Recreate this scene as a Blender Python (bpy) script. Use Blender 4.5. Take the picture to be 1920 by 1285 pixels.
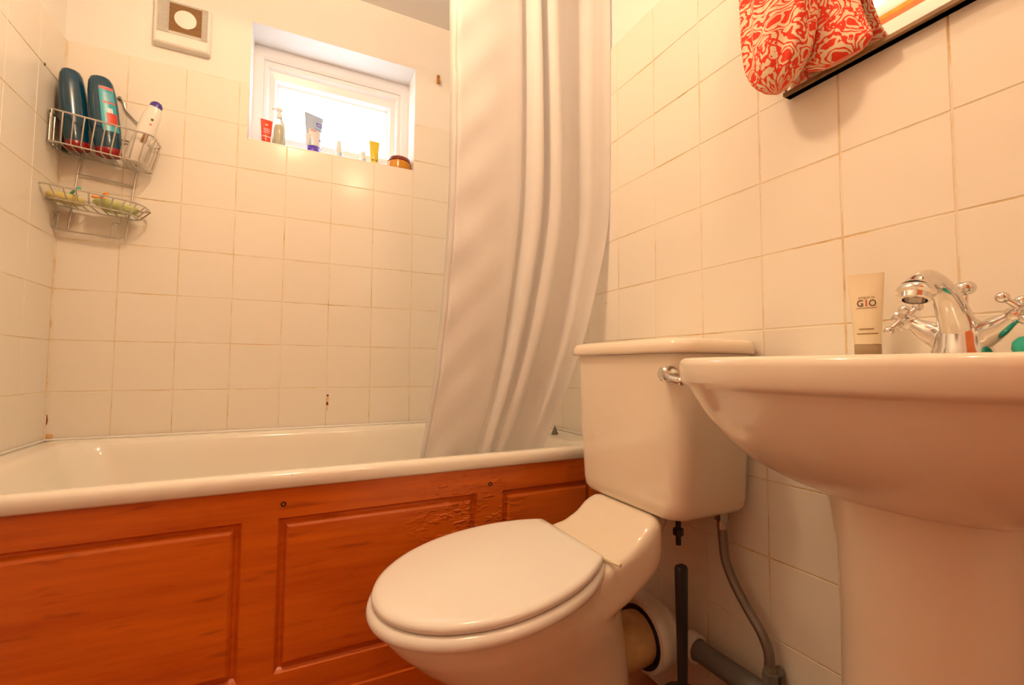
import bpy, bmesh, math, random
from mathutils import Vector, Matrix
random.seed(7)
for _o in list(bpy.data.objects): bpy.data.objects.remove(_o, do_unlink=True)
SC = bpy.context.scene
COL = SC.collection
PI = math.pi

# ------------------------------------------------------------------ camera
W, H = 1920, 1285
F_PX, YAW, PITCH, ROLL = 848.45, 0.4528, 0.0522, 0.0057
CAM = Vector((0.6316, -1.7605, 0.8022))
XR = 1.4872                     # sink wall
CEIL = 2.21
YF = -2.35                      # wall behind the camera
fw = Vector((math.sin(YAW)*math.cos(PITCH), math.cos(YAW)*math.cos(PITCH), math.sin(PITCH)))
r0 = Vector((math.cos(YAW), -math.sin(YAW), 0)); u0 = r0.cross(fw)
rt = math.cos(ROLL)*r0 + math.sin(ROLL)*u0; up = -math.sin(ROLL)*r0 + math.cos(ROLL)*u0
cd = bpy.data.cameras.new('camera'); cam = bpy.data.objects.new('camera', cd); COL.objects.link(cam)
cd.sensor_fit = 'HORIZONTAL'; cd.sensor_width = 36.0; cd.lens = 36.0*F_PX/W; cd.clip_start = 0.01
M = Matrix((rt, up, -fw)).transposed().to_4x4(); M.translation = CAM
cam.matrix_world = M
SC.camera = cam

# ------------------------------------------------------------------ light and exposure
LAMP = Vector((0.60, -0.97, 2.06))
LAMP_COL = (1.0, 0.69, 0.41)
LAMP_STR = 186.0
LAMP2 = Vector((1.015, -1.70, 2.14))
wd = bpy.data.worlds.new('sky'); SC.world = wd; wd.use_nodes = True
bg = wd.node_tree.nodes['Background']; bg.inputs['Color'].default_value = (0.86, 0.92, 1.0, 1); bg.inputs['Strength'].default_value = 7.5
SC.view_settings.view_transform = 'Standard'; SC.view_settings.look = 'None'
SC.view_settings.gamma = 1.0; SC.view_settings.exposure = 0.0; SC.view_settings.use_curve_mapping = False

# ------------------------------------------------------------------ materials
MATS = {}
def mat(name, col, rough=0.5, metal=0.0, coat=0.0, var=0.0, vscale=8.0, bump=0.0, bscale=60.0, sub=0.0, trans=0.0, spec=0.5, stretch=None):
    m = bpy.data.materials.new(name); m.use_nodes = True; MATS[name] = m
    nt = m.node_tree; N = nt.nodes; L = nt.links; b = N['Principled BSDF']
    b.inputs['Base Color'].default_value = (*col, 1); b.inputs['Roughness'].default_value = rough
    b.inputs['Metallic'].default_value = metal; b.inputs['Coat Weight'].default_value = coat
    b.inputs['Specular IOR Level'].default_value = spec; b.inputs['Transmission Weight'].default_value = trans
    if sub: b.inputs['Subsurface Weight'].default_value = sub; b.inputs['Subsurface Radius'].default_value = (.01, .006, .004)
    tc = N.new('ShaderNodeTexCoord'); src = tc.outputs['Object']
    if stretch:
        mp = N.new('ShaderNodeMapping'); mp.inputs['Scale'].default_value = stretch; L.new(src, mp.inputs['Vector']); src = mp.outputs['Vector']
    if var:
        n = N.new('ShaderNodeTexNoise'); n.inputs['Scale'].default_value = vscale; n.inputs['Detail'].default_value = 4; L.new(src, n.inputs['Vector'])
        mx = N.new('ShaderNodeMix'); mx.data_type = 'RGBA'
        mx.inputs['A'].default_value = (*[c*(1-var) for c in col], 1); mx.inputs['B'].default_value = (*[min(1, c*(1+var)) for c in col], 1)
        L.new(n.outputs['Fac'], mx.inputs['Factor']); L.new(mx.outputs['Result'], b.inputs['Base Color'])
    if bump:
        n2 = N.new('ShaderNodeTexNoise'); n2.inputs['Scale'].default_value = bscale; n2.inputs['Detail'].default_value = 3; L.new(src, n2.inputs['Vector'])
        bp = N.new('ShaderNodeBump'); bp.inputs['Strength'].default_value = bump; bp.inputs['Distance'].default_value = .002
        L.new(n2.outputs['Fac'], bp.inputs['Height']); L.new(bp.outputs['Normal'], b.inputs['Normal'])
    return m

mat('plaster', (.91, .88, .83), .75, var=.02, bump=.25, bscale=90)
mat('ceiling_paint', (.82, .82, .83), .85, var=.02)
mat('ceramic', (.91, .82, .68), .08, coat=.3, var=.012, vscale=3)
mat('bath_enamel', (.90, .87, .78), .10, coat=.3, var=.015, vscale=4)
mat('seat_plastic', (.89, .88, .83), .16, var=.01)
mat('white_plastic', (.85, .84, .80), .35, var=.02)
mat('upvc', (.88, .89, .91), .25, var=.01)
mat('chrome', (.72, .70, .68), .10, metal=1.0, bump=.08, bscale=20)
mat('dull_chrome', (.50, .48, .46), .25, metal=1.0, var=.1, vscale=30)
mat('wire_chrome', (.62, .60, .57), .28, metal=.9, var=.15, vscale=60)
mat('braided_steel', (.26, .24, .22), .42, metal=.85, bump=.6, bscale=700)
mat('black_plastic', (.012, .012, .014), .35, var=.1)
mat('grey_pipe', (.18, .18, .17), .5, var=.1)
mat('dark_gap', (.05, .025, .012), .8, var=.2)
mat('floor_vinyl', (.36, .095, .025), .35, var=.35, vscale=5, stretch=(1, 6, 1))
mat('mirror_glass', (.86, .85, .83), .02, metal=1.0, bump=.02, bscale=2)
mat('mirror_bevel', (.80, .79, .76), .12, metal=1.0, bump=.25, bscale=40)
mat('mirror_back', (.26, .14, .055), .55, var=.5, vscale=50)
mat('brass_hook', (.45, .22, .05), .4, metal=.4, var=.2)
mat('teal_plastic', (.002, .05, .10), .18, var=.08, coat=.3)
mat('cyan_label', (.03, .42, .52), .3, var=.05)
mat('pink_print', (.75, .14, .14), .4, var=.05)
mat('red_print', (.62, .05, .025), .4, var=.1)
mat('red_cap', (.30, .004, .008), .25, var=.1)
mat('white_bottle', (.85, .82, .76), .3, var=.02)
mat('violet_cap', (.06, .03, .30), .3, var=.05)
mat('dark_print', (.10, .06, .045), .5, var=.1)
mat('brown_print', (.30, .17, .07), .5, var=.1)
mat('soap_yellow', (.72, .62, .22), .5, var=.1, sub=.2)
mat('soap_green', (.56, .60, .26), .8, var=.25, vscale=40, bump=1.0, bscale=220)
mat('razor_teal', (.10, .50, .38), .35, var=.05)
mat('razor_orange', (.85, .30, .03), .35, var=.05)
mat('tube_red', (.80, .07, .02), .3, var=.05)
mat('tube_blue', (.42, .55, .78), .3, var=.06)
mat('tube_pale', (.75, .76, .80), .3, var=.04)
mat('tube_yellow', (.74, .60, .05), .3, var=.04)
mat('cap_purple', (.12, .05, .55), .3, var=.04)
mat('lotion', (.66, .66, .44), .2, var=.1, vscale=30)
mat('amber', (.62, .26, .02), .2, var=.25, vscale=25)
mat('jar_lid', (.22, .03, .01), .3, var=.2)
mat('gio_tube', (.86, .76, .55), .28, var=.02)
mat('gio_cap', (.40, .29, .17), .35, var=.05)
mat('turquoise', (.02, .50, .40), .35, var=.05)
mat('rust', (.22, .055, .012), .8, var=.5, vscale=120)
mat('stain_orange', (.78, .50, .22), .6, var=.3, vscale=60)
mat('pan_stain', (.62, .46, .22), .4, var=.4, vscale=30)
mat('fan_dark', (.22, .12, .045), .7, var=.1)
mat('fan_slat_brown', (.34, .20, .085), .7, var=.1)
mat('metal_grey', (.22, .21, .18), .4, metal=.3, var=.1)

# glazed tile: tiny per tile tint
def tile_mat():
    m = mat('glazed_tile', (.87, .85, .79), .17, coat=.0, spec=.32)
    nt = m.node_tree; N = nt.nodes; L = nt.links; b = N['Principled BSDF']
    oi = N.new('ShaderNodeObjectInfo'); rp = N.new('ShaderNodeValToRGB')
    rp.color_ramp.elements[0].color = (.875, .825, .73, 1); rp.color_ramp.elements[1].color = (.89, .845, .755, 1)
    L.new(oi.outputs['Random'], rp.inputs['Fac']); L.new(rp.outputs['Color'], b.inputs['Base Color'])
    tc = N.new('ShaderNodeTexCoord'); n = N.new('ShaderNodeTexNoise'); n.inputs['Scale'].default_value = 9; L.new(tc.outputs['Object'], n.inputs['Vector'])
    bp = N.new('ShaderNodeBump'); bp.inputs['Strength'].default_value = .12; bp.inputs['Distance'].default_value = .004
    L.new(n.outputs['Fac'], bp.inputs['Height']); L.new(bp.outputs['Normal'], b.inputs['Normal']); L.new(bp.outputs['Normal'], b.inputs['Coat Normal'])
tile_mat()
def grout_mat():
    m = mat('grout', (.7, .5, .26), .85); nt = m.node_tree; N = nt.nodes; L = nt.links; b = N['Principled BSDF']
    tc = N.new('ShaderNodeTexCoord'); n = N.new('ShaderNodeTexNoise'); n.inputs['Scale'].default_value = 7; n.inputs['Detail'].default_value = 8; n.inputs['Roughness'].default_value = .7
    L.new(tc.outputs['Object'], n.inputs['Vector'])
    rp = N.new('ShaderNodeValToRGB'); E = rp.color_ramp.elements
    E[0].position = .29; E[0].color = (.44, .21, .06, 1); E[1].position = .54; E[1].color = (.86, .79, .65, 1)
    e = E.new(.41); e.color = (.76, .58, .32, 1)
    L.new(n.outputs['Fac'], rp.inputs['Fac']); L.new(rp.outputs['Color'], b.inputs['Base Color'])
grout_mat()
def wood_mat():
    m = mat('panel_wood', (.42, .09, .012), .38, coat=.12); nt = m.node_tree; N = nt.nodes; L = nt.links; b = N['Principled BSDF']
    tc = N.new('ShaderNodeTexCoord'); mp = N.new('ShaderNodeMapping'); mp.inputs['Scale'].default_value = (1.0, 10, 14); L.new(tc.outputs['Object'], mp.inputs['Vector'])
    n = N.new('ShaderNodeTexNoise'); n.inputs['Scale'].default_value = 3.2; n.inputs['Detail'].default_value = 6; n.inputs['Roughness'].default_value = .6; L.new(mp.outputs['Vector'], n.inputs['Vector'])
    rp = N.new('ShaderNodeValToRGB'); E = rp.color_ramp.elements
    E[0].position = .3; E[0].color = (.58, .110, .004, 1); E[1].position = .72; E[1].color = (.78, .185, .008, 1)
    L.new(n.outputs['Fac'], rp.inputs['Fac'])
    # a few dark knots / flecks
    mp2 = N.new('ShaderNodeMapping'); mp2.inputs['Scale'].default_value = (3, 20, 16); L.new(tc.outputs['Object'], mp2.inputs['Vector'])
    n2 = N.new('ShaderNodeTexNoise'); n2.inputs['Scale'].default_value = 3; n2.inputs['Detail'].default_value = 2; L.new(mp2.outputs['Vector'], n2.inputs['Vector'])
    r2 = N.new('ShaderNodeValToRGB'); r2.color_ramp.elements[0].position = .26; r2.color_ramp.elements[0].color = (.72, .66, .62, 1); r2.color_ramp.elements[1].position = .36; r2.color_ramp.elements[1].color = (1, 1, 1, 1)
    L.new(n2.outputs['Fac'], r2.inputs['Fac'])
    mx = N.new('ShaderNodeMix'); mx.data_type = 'RGBA'; mx.blend_type = 'MULTIPLY'; mx.inputs['Factor'].default_value = 1
    L.new(rp.outputs['Color'], mx.inputs['A']); L.new(r2.outputs['Color'], mx.inputs['B']); L.new(mx.outputs['Result'], b.inputs['Base Color'])
    # blistered varnish patch (object space, around x=1.02 z=.45)
    vm = N.new('ShaderNodeVectorMath'); vm.operation = 'DISTANCE'; vm.inputs[1].default_value = (1.03, -.695, .43)
    mp3 = N.new('ShaderNodeMapping'); L.new(tc.outputs['Object'], mp3.inputs['Vector']); L.new(mp3.outputs['Vector'], vm.inputs[0])
    mr = N.new('ShaderNodeMapRange'); mr.inputs['From Min'].default_value = .17; mr.inputs['From Max'].default_value = .05; L.new(vm.outputs['Value'], mr.inputs['Value'])
    mp4 = N.new('ShaderNodeMapping'); mp4.inputs['Scale'].default_value = (1, 1, 2.2); L.new(tc.outputs['Object'], mp4.inputs['Vector'])
    n3 = N.new('ShaderNodeTexNoise'); n3.inputs['Scale'].default_value = 38; n3.inputs['Detail'].default_value = 2; L.new(mp4.outputs['Vector'], n3.inputs['Vector'])
    r3 = N.new('ShaderNodeMapRange'); r3.inputs['From Min'].default_value = .52; r3.inputs['From Max'].default_value = .68; L.new(n3.outputs['Fac'], r3.inputs['Value'])
    mm = N.new('ShaderNodeMath'); mm.operation = 'MULTIPLY'; L.new(mr.outputs['Result'], mm.inputs[0]); L.new(r3.outputs['Result'], mm.inputs[1])
    bp = N.new('ShaderNodeBump'); bp.inputs['Strength'].default_value = .8; bp.inputs['Distance'].default_value = .004
    L.new(mm.outputs['Value'], bp.inputs['Height']); L.new(bp.outputs['Normal'], b.inputs['Normal']); L.new(bp.outputs['Normal'], b.inputs['Coat Normal'])
wood_mat()
def curtain_mat():
    m = mat('curtain_cloth', (.92, .91, .90), .55); nt = m.node_tree; N = nt.nodes; L = nt.links; b = N['Principled BSDF']; out = N['Material Output']
    tr = N.new('ShaderNodeBsdfTranslucent'); tr.inputs['Color'].default_value = (.93, .92, .91, 1)
    mx = N.new('ShaderNodeMixShader'); mx.inputs[0].default_value = .38
    L.new(b.outputs[0], mx.inputs[1]); L.new(tr.outputs[0], mx.inputs[2]); L.new(mx.outputs[0], out.inputs['Surface'])
    b.inputs['Sheen Weight'].default_value = .15
    tc = N.new('ShaderNodeTexCoord'); heights = []
    for d in ('X', 'Z'):
        w = N.new('ShaderNodeTexWave'); w.bands_direction = d; w.inputs['Scale'].default_value = 60 if d == 'Z' else 75; w.inputs['Distortion'].default_value = .4
        L.new(tc.outputs['Object'], w.inputs['Vector']); heights.append(w)
    ad = N.new('ShaderNodeMath'); ad.operation = 'ADD'; L.new(heights[0].outputs['Fac'], ad.inputs[0]); L.new(heights[1].outputs['Fac'], ad.inputs[1])
    bp = N.new('ShaderNodeBump'); bp.inputs['Strength'].default_value = .15; bp.inputs['Distance'].default_value = .001
    L.new(ad.outputs[0], bp.inputs['Height']); L.new(bp.outputs['Normal'], b.inputs['Normal'])
curtain_mat()
def pane_mat():
    m = mat('frosted_glass', (.95, .97, 1.0), .25); nt = m.node_tree; N = nt.nodes; L = nt.links; b = N['Principled BSDF']; out = N['Material Output']
    tr = N.new('ShaderNodeBsdfTranslucent'); tr.inputs['Color'].default_value = (.96, .98, 1, 1)
    tp = N.new('ShaderNodeBsdfTransparent'); tp.inputs['Color'].default_value = (.96, .98, 1, 1)
    m1 = N.new('ShaderNodeMixShader'); m1.inputs[0].default_value = .15; L.new(tr.outputs[0], m1.inputs[1]); L.new(tp.outputs[0], m1.inputs[2])
    mx = N.new('ShaderNodeMixShader'); mx.inputs[0].default_value = .1; L.new(m1.outputs[0], mx.inputs[1]); L.new(b.outputs[0], mx.inputs[2])
    L.new(mx.outputs[0], out.inputs['Surface'])
    tc = N.new('ShaderNodeTexCoord'); v = N.new('ShaderNodeTexVoronoi'); v.inputs['Scale'].default_value = 70; L.new(tc.outputs['Object'], v.inputs['Vector'])
    bp = N.new('ShaderNodeBump'); bp.inputs['Strength'].default_value = .6; bp.inputs['Distance'].default_value = .003; L.new(v.outputs['Distance'], bp.inputs['Height'])
    L.new(bp.outputs['Normal'], b.inputs['Normal'])
pane_mat()
def clear_plastic():
    m = mat('clear_plastic', (.80, .80, .66), .15, trans=.55); m.node_tree.nodes['Principled BSDF'].inputs['IOR'].default_value = 1.3
clear_plastic()
def emit_mat(name, col, s):
    m = mat(name, col, .4); b = m.node_tree.nodes['Principled BSDF']
    b.inputs['Emission Color'].default_value = (*col, 1); b.inputs['Emission Strength'].default_value = s
emit_mat('lamp_glow', LAMP_COL, LAMP_STR)
def print_cloth():
    m = mat('printed_cotton', (.86, .66, .42), .8); nt = m.node_tree; N = nt.nodes; L = nt.links; b = N['Principled BSDF']
    tc = N.new('ShaderNodeTexCoord'); nz = N.new('ShaderNodeTexNoise'); nz.inputs['Scale'].default_value = 22; L.new(tc.outputs['UV'], nz.inputs['Vector'])
    wv = N.new('ShaderNodeVectorMath'); wv.operation = 'MULTIPLY_ADD'; wv.inputs[1].default_value = (.055, .055, .055)
    L.new(nz.outputs['Color'], wv.inputs[0]); L.new(tc.outputs['UV'], wv.inputs[2])
    def vor(scale, feat='F1'):
        v = N.new('ShaderNodeTexVoronoi'); v.feature = feat; v.inputs['Scale'].default_value = scale; v.inputs['Randomness'].default_value = .75; L.new(wv.outputs['Vector'], v.inputs['Vector']); return v
    def ramp(src, stops):
        r = N.new('ShaderNodeValToRGB'); r.color_ramp.interpolation = 'CONSTANT'; e = r.color_ramp.elements
        e[0].position, e[0].color = stops[0][0], (stops[0][1],)*3+(1,); e[1].position, e[1].color = stops[1][0], (stops[1][1],)*3+(1,)
        for p, c in stops[2:]: q = e.new(p); q.color = (c, c, c, 1)
        L.new(src, r.inputs['Fac']); return r.outputs['Color']
    a = ramp(vor(17).outputs['Distance'], [(0, 1), (.24, 0), (.34, 1), (.40, 0), (.50, 1), (.57, 0), (.70, 1), (.76, 0)])
    c = ramp(vor(55).outputs['Distance'], [(0, 0), (.12, 1), (.42, 0), (.75, 0)])
    d = N.new('ShaderNodeTexNoise'); d.inputs['Scale'].default_value = 9; L.new(tc.outputs['UV'], d.inputs['Vector'])
    dm = ramp(d.outputs['Fac'], [(0, 0), (.47, 1)])
    mc = N.new('ShaderNodeMath'); mc.operation = 'MULTIPLY'; L.new(c, mc.inputs[0]); L.new(dm, mc.inputs[1])
    mxm = N.new('ShaderNodeMath'); mxm.operation = 'MAXIMUM'; L.new(a, mxm.inputs[0]); L.new(mc.outputs[0], mxm.inputs[1])
    mx = N.new('ShaderNodeMix'); mx.data_type = 'RGBA'; mx.inputs['A'].default_value = (.86, .70, .48, 1); mx.inputs['B'].default_value = (.78, .045, .012, 1)
    L.new(mxm.outputs[0], mx.inputs['Factor']); L.new(mx.outputs['Result'], b.inputs['Base Color'])
print_cloth()

# ------------------------------------------------------------------ mesh helpers
def link(name, me, m, parent=None, mods=None):
    o = bpy.data.objects.new(name, me); COL.objects.link(o)
    if m and not me.materials: me.materials.append(MATS[m])
    if parent is not None: o.parent = parent
    return o
def root_loc(p):
    while p.parent is not None: p = p.parent
    return Vector(p.location)
class G:
    """collects geometry in world coordinates"""
    def __init__(s): s.v = []; s.f = []
    def add(s, vs, fs):
        k = len(s.v); s.v += [Vector(v) for v in vs]; s.f += [tuple(i+k for i in f) for f in fs]; return s
    def box(s, a, b):
        (x0, y0, z0), (x1, y1, z1) = a, b
        return s.add([(x0,y0,z0),(x1,y0,z0),(x1,y1,z0),(x0,y1,z0),(x0,y0,z1),(x1,y0,z1),(x1,y1,z1),(x0,y1,z1)],
                     [(0,3,2,1),(4,5,6,7),(0,1,5,4),(1,2,6,5),(2,3,7,6),(3,0,4,7)])
    def rings(s, rr, closed=True, cap0=True, cap1=True):
        n = len(rr[0]); vs = [p for r in rr for p in r]; fs = []
        for i in range(len(rr)-1):
            for j in range(n if closed else n-1):
                k = (j+1) % n; fs.append((i*n+j, i*n+k, (i+1)*n+k, (i+1)*n+j))
        if cap0: fs.append(tuple(reversed(range(n))))
        if cap1: fs.append(tuple(range((len(rr)-1)*n, len(rr)*n)))
        return s.add(vs, fs)
    def tube(s, pts, r, n=10, sm=0, closed=False):
        pts = [Vector(p) for p in pts]
        if sm: pts = catmull(pts, sm, closed)
        rr = []; m = len(pts); prev = None
        for i, p in enumerate(pts):
            if closed: t = (pts[(i+1) % m]-pts[i-1])
            else: t = pts[min(i+1, m-1)]-pts[max(i-1, 0)]
            t.normalize()
            if prev is None:
                a = Vector((0,0,1)) if abs(t.z) < .9 else Vector((1,0,0)); nrm = t.cross(a).normalized()
            else:
                nrm = (prev - t*prev.dot(t)).normalized()
            prev = nrm; bn = t.cross(nrm); ri = r(i/(m-1)) if callable(r) else r
            rr.append([p+ri*(math.cos(2*PI*k/n)*nrm+math.sin(2*PI*k/n)*bn) for k in range(n)])
        if closed: rr.append(rr[0])
        return s.rings(rr, True, not closed, not closed)
    def cyl(s, a, b, r, n=20, r2=None):
        a = Vector(a); b = Vector(b); r2 = r if r2 is None else r2
        return s.tube([a, b], lambda t: r+(r2-r)*t, n)
    def lathe(s, prof, a, axis, n=24):
        """prof: list of (distance along axis, radius)"""
        a = Vector(a); ax = Vector(axis).normalized(); q = Vector((0,0,1)) if abs(ax.z) < .9 else Vector((1,0,0)); e1 = ax.cross(q).normalized(); e2 = ax.cross(e1)
        rr = [[a+ax*d+max(r, 1e-5)*(math.cos(2*PI*k/n)*e1+math.sin(2*PI*k/n)*e2) for k in range(n)] for d, r in prof]
        return s.rings(rr)
    def ball(s, c, r, n=14, m=8, sc=(1,1,1)):
        c = Vector(c)
        rr = [[c+Vector((sc[0]*r*math.sin(PI*i/m)*math.cos(2*PI*k/n), sc[1]*r*math.sin(PI*i/m)*math.sin(2*PI*k/n), sc[2]*r*math.cos(PI*i/m))) for k in range(n)] for i in range(m+1)]
        rr[0] = [c+Vector((sc[0]*1e-5*math.cos(2*PI*k/n), sc[1]*1e-5*math.sin(2*PI*k/n), sc[2]*r)) for k in range(n)]
        rr[-1] = [c+Vector((sc[0]*1e-5*math.cos(2*PI*k/n), sc[1]*1e-5*math.sin(2*PI*k/n), -sc[2]*r)) for k in range(n)]
        return s.rings(rr)
    def xf(s, fn):
        s.v = [Vector(fn(v)) for v in s.v]; return s
    def build(s, name, m, parent=None, smooth=True, bevel=0, seg=2, angle=40, normals=True, mods=()):
        off = root_loc(parent) if parent is not None else Vector((0,0,0))
        me = bpy.data.meshes.new(name); me.from_pydata([v-off for v in s.v], [], s.f); me.update()
        if normals:
            bm = bmesh.new(); bm.from_mesh(me); bmesh.ops.recalc_face_normals(bm, faces=bm.faces); bm.to_mesh(me); bm.free()
        if bevel:
            bm = bmesh.new(); bm.from_mesh(me)
            es = [e for e in bm.edges if len(e.link_faces) == 2 and e.calc_face_angle(0) > math.radians(30)]
            bmesh.ops.bevel(bm, geom=es, offset=bevel, segments=seg, profile=.5, affect='EDGES', clamp_overlap=True); bm.to_mesh(me); bm.free()
        o = link(name, me, m, parent)
        if smooth:
            for p in me.polygons: p.use_smooth = True
            try: me.set_sharp_from_angle(angle=math.radians(angle))
            except Exception: pass
        return o
def catmull(P, k, closed=False):
    out = []; n = len(P)
    for i in range(n if closed else n-1):
        p0 = P[(i-1) % n] if (closed or i > 0) else P[0]; p1 = P[i]; p2 = P[(i+1) % n]; p3 = P[(i+2) % n] if (closed or i+2 < n) else P[-1]
        for j in range(k):
            t = j/k; out.append(.5*((2*p1)+(p2-p0)*t+(2*p0-5*p1+4*p2-p3)*t*t+(3*p1-p0-3*p2+p3)*t**3))
    if not closed: out.append(P[-1])
    return out
def interp(keys, x):
    """smooth (monotone-ish cubic) interpolation of (x, y...) keys"""
    if x <= keys[0][0]: return keys[0][1]
    if x >= keys[-1][0]: return keys[-1][1]
    for i in range(len(keys)-1):
        if keys[i][0] <= x <= keys[i+1][0]:
            x0, y0 = keys[i]; x1, y1 = keys[i+1]; h = x1-x0; t = (x-x0)/h
            def sl(j):
                if j <= 0 or j >= len(keys)-1: 
                    a = max(0, min(len(keys)-2, j if j <= 0 else j-1)); return (keys[a+1][1]-keys[a][1])/(keys[a+1][0]-keys[a][0])
                return (keys[j+1][1]-keys[j-1][1])/(keys[j+1][0]-keys[j-1][0])
            m0, m1 = sl(i)*h, sl(i+1)*h
            return (2*t**3-3*t*t+1)*y0+(t**3-2*t*t+t)*m0+(-2*t**3+3*t*t)*y1+(t**3-t*t)*m1
def thing(name, label, cat, loc, group=None):
    o = bpy.data.objects.new(name, None); COL.objects.link(o); o.location = loc; o.empty_display_size = .02
    return tag(o, label, cat, group)
def tag(o, label, cat, group=None):
    o['label'] = label; o['category'] = cat
    if group: o['group'] = group
    return o
def struct(o, label):
    o['kind'] = 'structure'; o['label'] = label; return o
def rrect(x0, x1, y0, y1, r, z, n=6):
    pts = []
    for cx, cy, a in ((x1-r, y1-r, 0), (x0+r, y1-r, 90), (x0+r, y0+r, 180), (x1-r, y0+r, 270)):
        for k in range(n+1):
            t = math.radians(a+90*k/n); pts.append(Vector((cx+r*math.cos(t), cy+r*math.sin(t), z)))
    return pts

# ------------------------------------------------------------------ the room
WX0, WX1, WZ0, WZ1 = .475, 1.050, 1.576, 2.0      # window opening
TD = .006                                          # tile thickness
g = G().box((-.15, YF-.15, -.1), (XR+.15, .25, 0)); struct(g.build('floor', 'floor_vinyl', smooth=False), 'dark red-brown floor beside the toilet')
g = G().box((-.15, YF-.15, CEIL), (XR+.15, .25, CEIL+.1)); struct(g.build('ceiling', 'ceiling_paint', smooth=False), 'flat pale ceiling above the window')
y0, y1 = TD, .25
g = G()
xs = [-.15, WX0, WX1, XR+.15]; zs = [0, WZ0, WZ1, CEIL]
for i in range(3):
    for j in range(3):
        if i == 1 and j == 1: continue
        a, b, c, d = xs[i], xs[i+1], zs[j], zs[j+1]
        g.add([(a, y0, c), (b, y0, c), (b, y0, d), (a, y0, d)], [(0, 1, 2, 3)]); g.add([(a, y1, c), (b, y1, c), (b, y1, d), (a, y1, d)], [(3, 2, 1, 0)])
g.add([(WX0, y0, WZ0), (WX1, y0, WZ0), (WX1, y1, WZ0), (WX0, y1, WZ0)], [(0, 1, 2, 3)])
g.add([(WX0, y0, WZ1), (WX1, y0, WZ1), (WX1, y1, WZ1), (WX0, y1, WZ1)], [(3, 2, 1, 0)])
g.add([(WX0, y0, WZ0), (WX0, y1, WZ0), (WX0, y1, WZ1), (WX0, y0, WZ1)], [(0, 1, 2, 3)])
g.add([(WX1, y0, WZ0), (WX1, y1, WZ0), (WX1, y1, WZ1), (WX1, y0, WZ1)], [(3, 2, 1, 0)])
g.add([(-.15, y0, 0), (-.15, y1, 0), (-.15, y1, CEIL), (-.15, y0, CEIL)], [(3, 2, 1, 0)]); g.add([(XR+.15, y0, 0), (XR+.15, y1, 0), (XR+.15, y1, CEIL), (XR+.15, y0, CEIL)], [(0, 1, 2, 3)])
wall_back = struct(g.build('wall_back', 'plaster', smooth=False, normals=False), 'white tiled wall with the small window above the bath')
g = G().box((-.15, YF, 0), (-TD, TD, CEIL)); wall_left = struct(g.build('wall_left', 'plaster', smooth=False), 'white tiled wall at the end of the bath')
g = G().box((XR+TD, YF, 0), (XR+.15, TD, CEIL)); wall_right = struct(g.build('wall_right', 'plaster', smooth=False), 'cream tiled wall behind the toilet and basin')
g = G().box((-.15, YF-.15, 0), (XR+.15, YF, CEIL)); struct(g.build('wall_front', 'plaster', smooth=False), 'plain plastered wall facing the bath')

door = bpy.data.objects.new('fill_door_1', None); COL.objects.link(door); door.location = (.62, YF, 0); struct(door, 'unseen orange pine panelled door added to bounce warm light')  # unseen door, added so its orange wood bounces warm fill towards bath and basin
G().box((.24, YF-.002, 0), (1.00, YF+.030, 1.98)).build('door_leaf', 'panel_wood', door, smooth=False, bevel=.002)
for a, b in ((.33, .58), (.66, .91)):
    for c, d in ((.20, .88), (1.05, 1.86)): G().box((a, YF+.029, c), (b, YF+.037, d)).build('door_panel', 'panel_wood', door, smooth=False, bevel=.004)
for a, b, c, d in ((.17, .238, 0, 2.05), (1.002, 1.07, 0, 2.05), (.238, 1.002, 1.983, 2.05)): G().box((a, YF-.002, c), (b, YF+.020, d)).build('architrave', 'panel_wood', door, smooth=False, bevel=.003)
G().lathe([(0, .022), (.006, .022), (.010, .010), (.035, .010), (.042, .024), (.056, .026), (.064, .014), (.064, 0)], (.93, YF+.030, .98), (0, 1, 0)).build('door_knob', 'brass_hook', door)

# tiles: polygon outlines in wall coordinates (u, z); to3 maps (u, z, depth) to the room
GAP = .0013
def tile_mesh(poly, to3):
    n = len(poly)
    def inset(d):
        out = []
        for i in range(n):
            p, q, r = Vector(poly[i-1]), Vector(poly[i]), Vector(poly[(i+1) % n])
            a = (q-p).normalized(); b = (r-q).normalized()
            out.append(q+Vector((-a.y, a.x))*d+Vector((-b.y, b.x))*d)     # counter-clockwise outline
        return out
    R0, R1, R2 = inset(GAP), inset(GAP), inset(GAP+.0009)
    vs = [to3(p.x, p.y, TD-.0002) for p in R0]+[to3(p.x, p.y, .0009) for p in R1]+[to3(p.x, p.y, 0) for p in R2]
    fs = []
    for i in range(n):
        j = (i+1) % n; fs += [(i, j, n+j, n+i), (n+i, n+j, 2*n+j, 2*n+i)]
    fs.append(tuple(2*n+i for i in range(n)))
    me = bpy.data.meshes.new('tile'); me.from_pydata([tuple(v) for v in vs], [], fs); me.update()
    bm = bmesh.new(); bm.from_mesh(me); bmesh.ops.recalc_face_normals(bm, faces=bm.faces)
    # outward = towards the room
    ref = (to3(0, 0, 0)-to3(0, 0, 1)); ff = max(bm.faces, key=lambda f: f.calc_area())
    if ff.normal.dot(ref) < 0: bmesh.ops.reverse_faces(bm, faces=bm.faces)
    bm.to_mesh(me); bm.free(); me.materials.append(MATS['glazed_tile']); return me
CACHE = {}
def put_tile(wall, key, poly, org, to3):
    """poly is relative to org so that equal tiles share a mesh"""
    k = (key,)+tuple((round(a, 4), round(b, 4)) for a, b in poly)
    if k not in CACHE: CACHE[k] = tile_mesh(poly, to3)
    o = link('tile', CACHE[k], None, wall); o.location = to3(org[0], org[1], 0)-to3(0, 0, 0)
    # slightly uneven laying
    d = (to3(0, 0, 0)-to3(0, 0, 1))*random.uniform(0, .0005); o.location = Vector(o.location)+d
    return o
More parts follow.
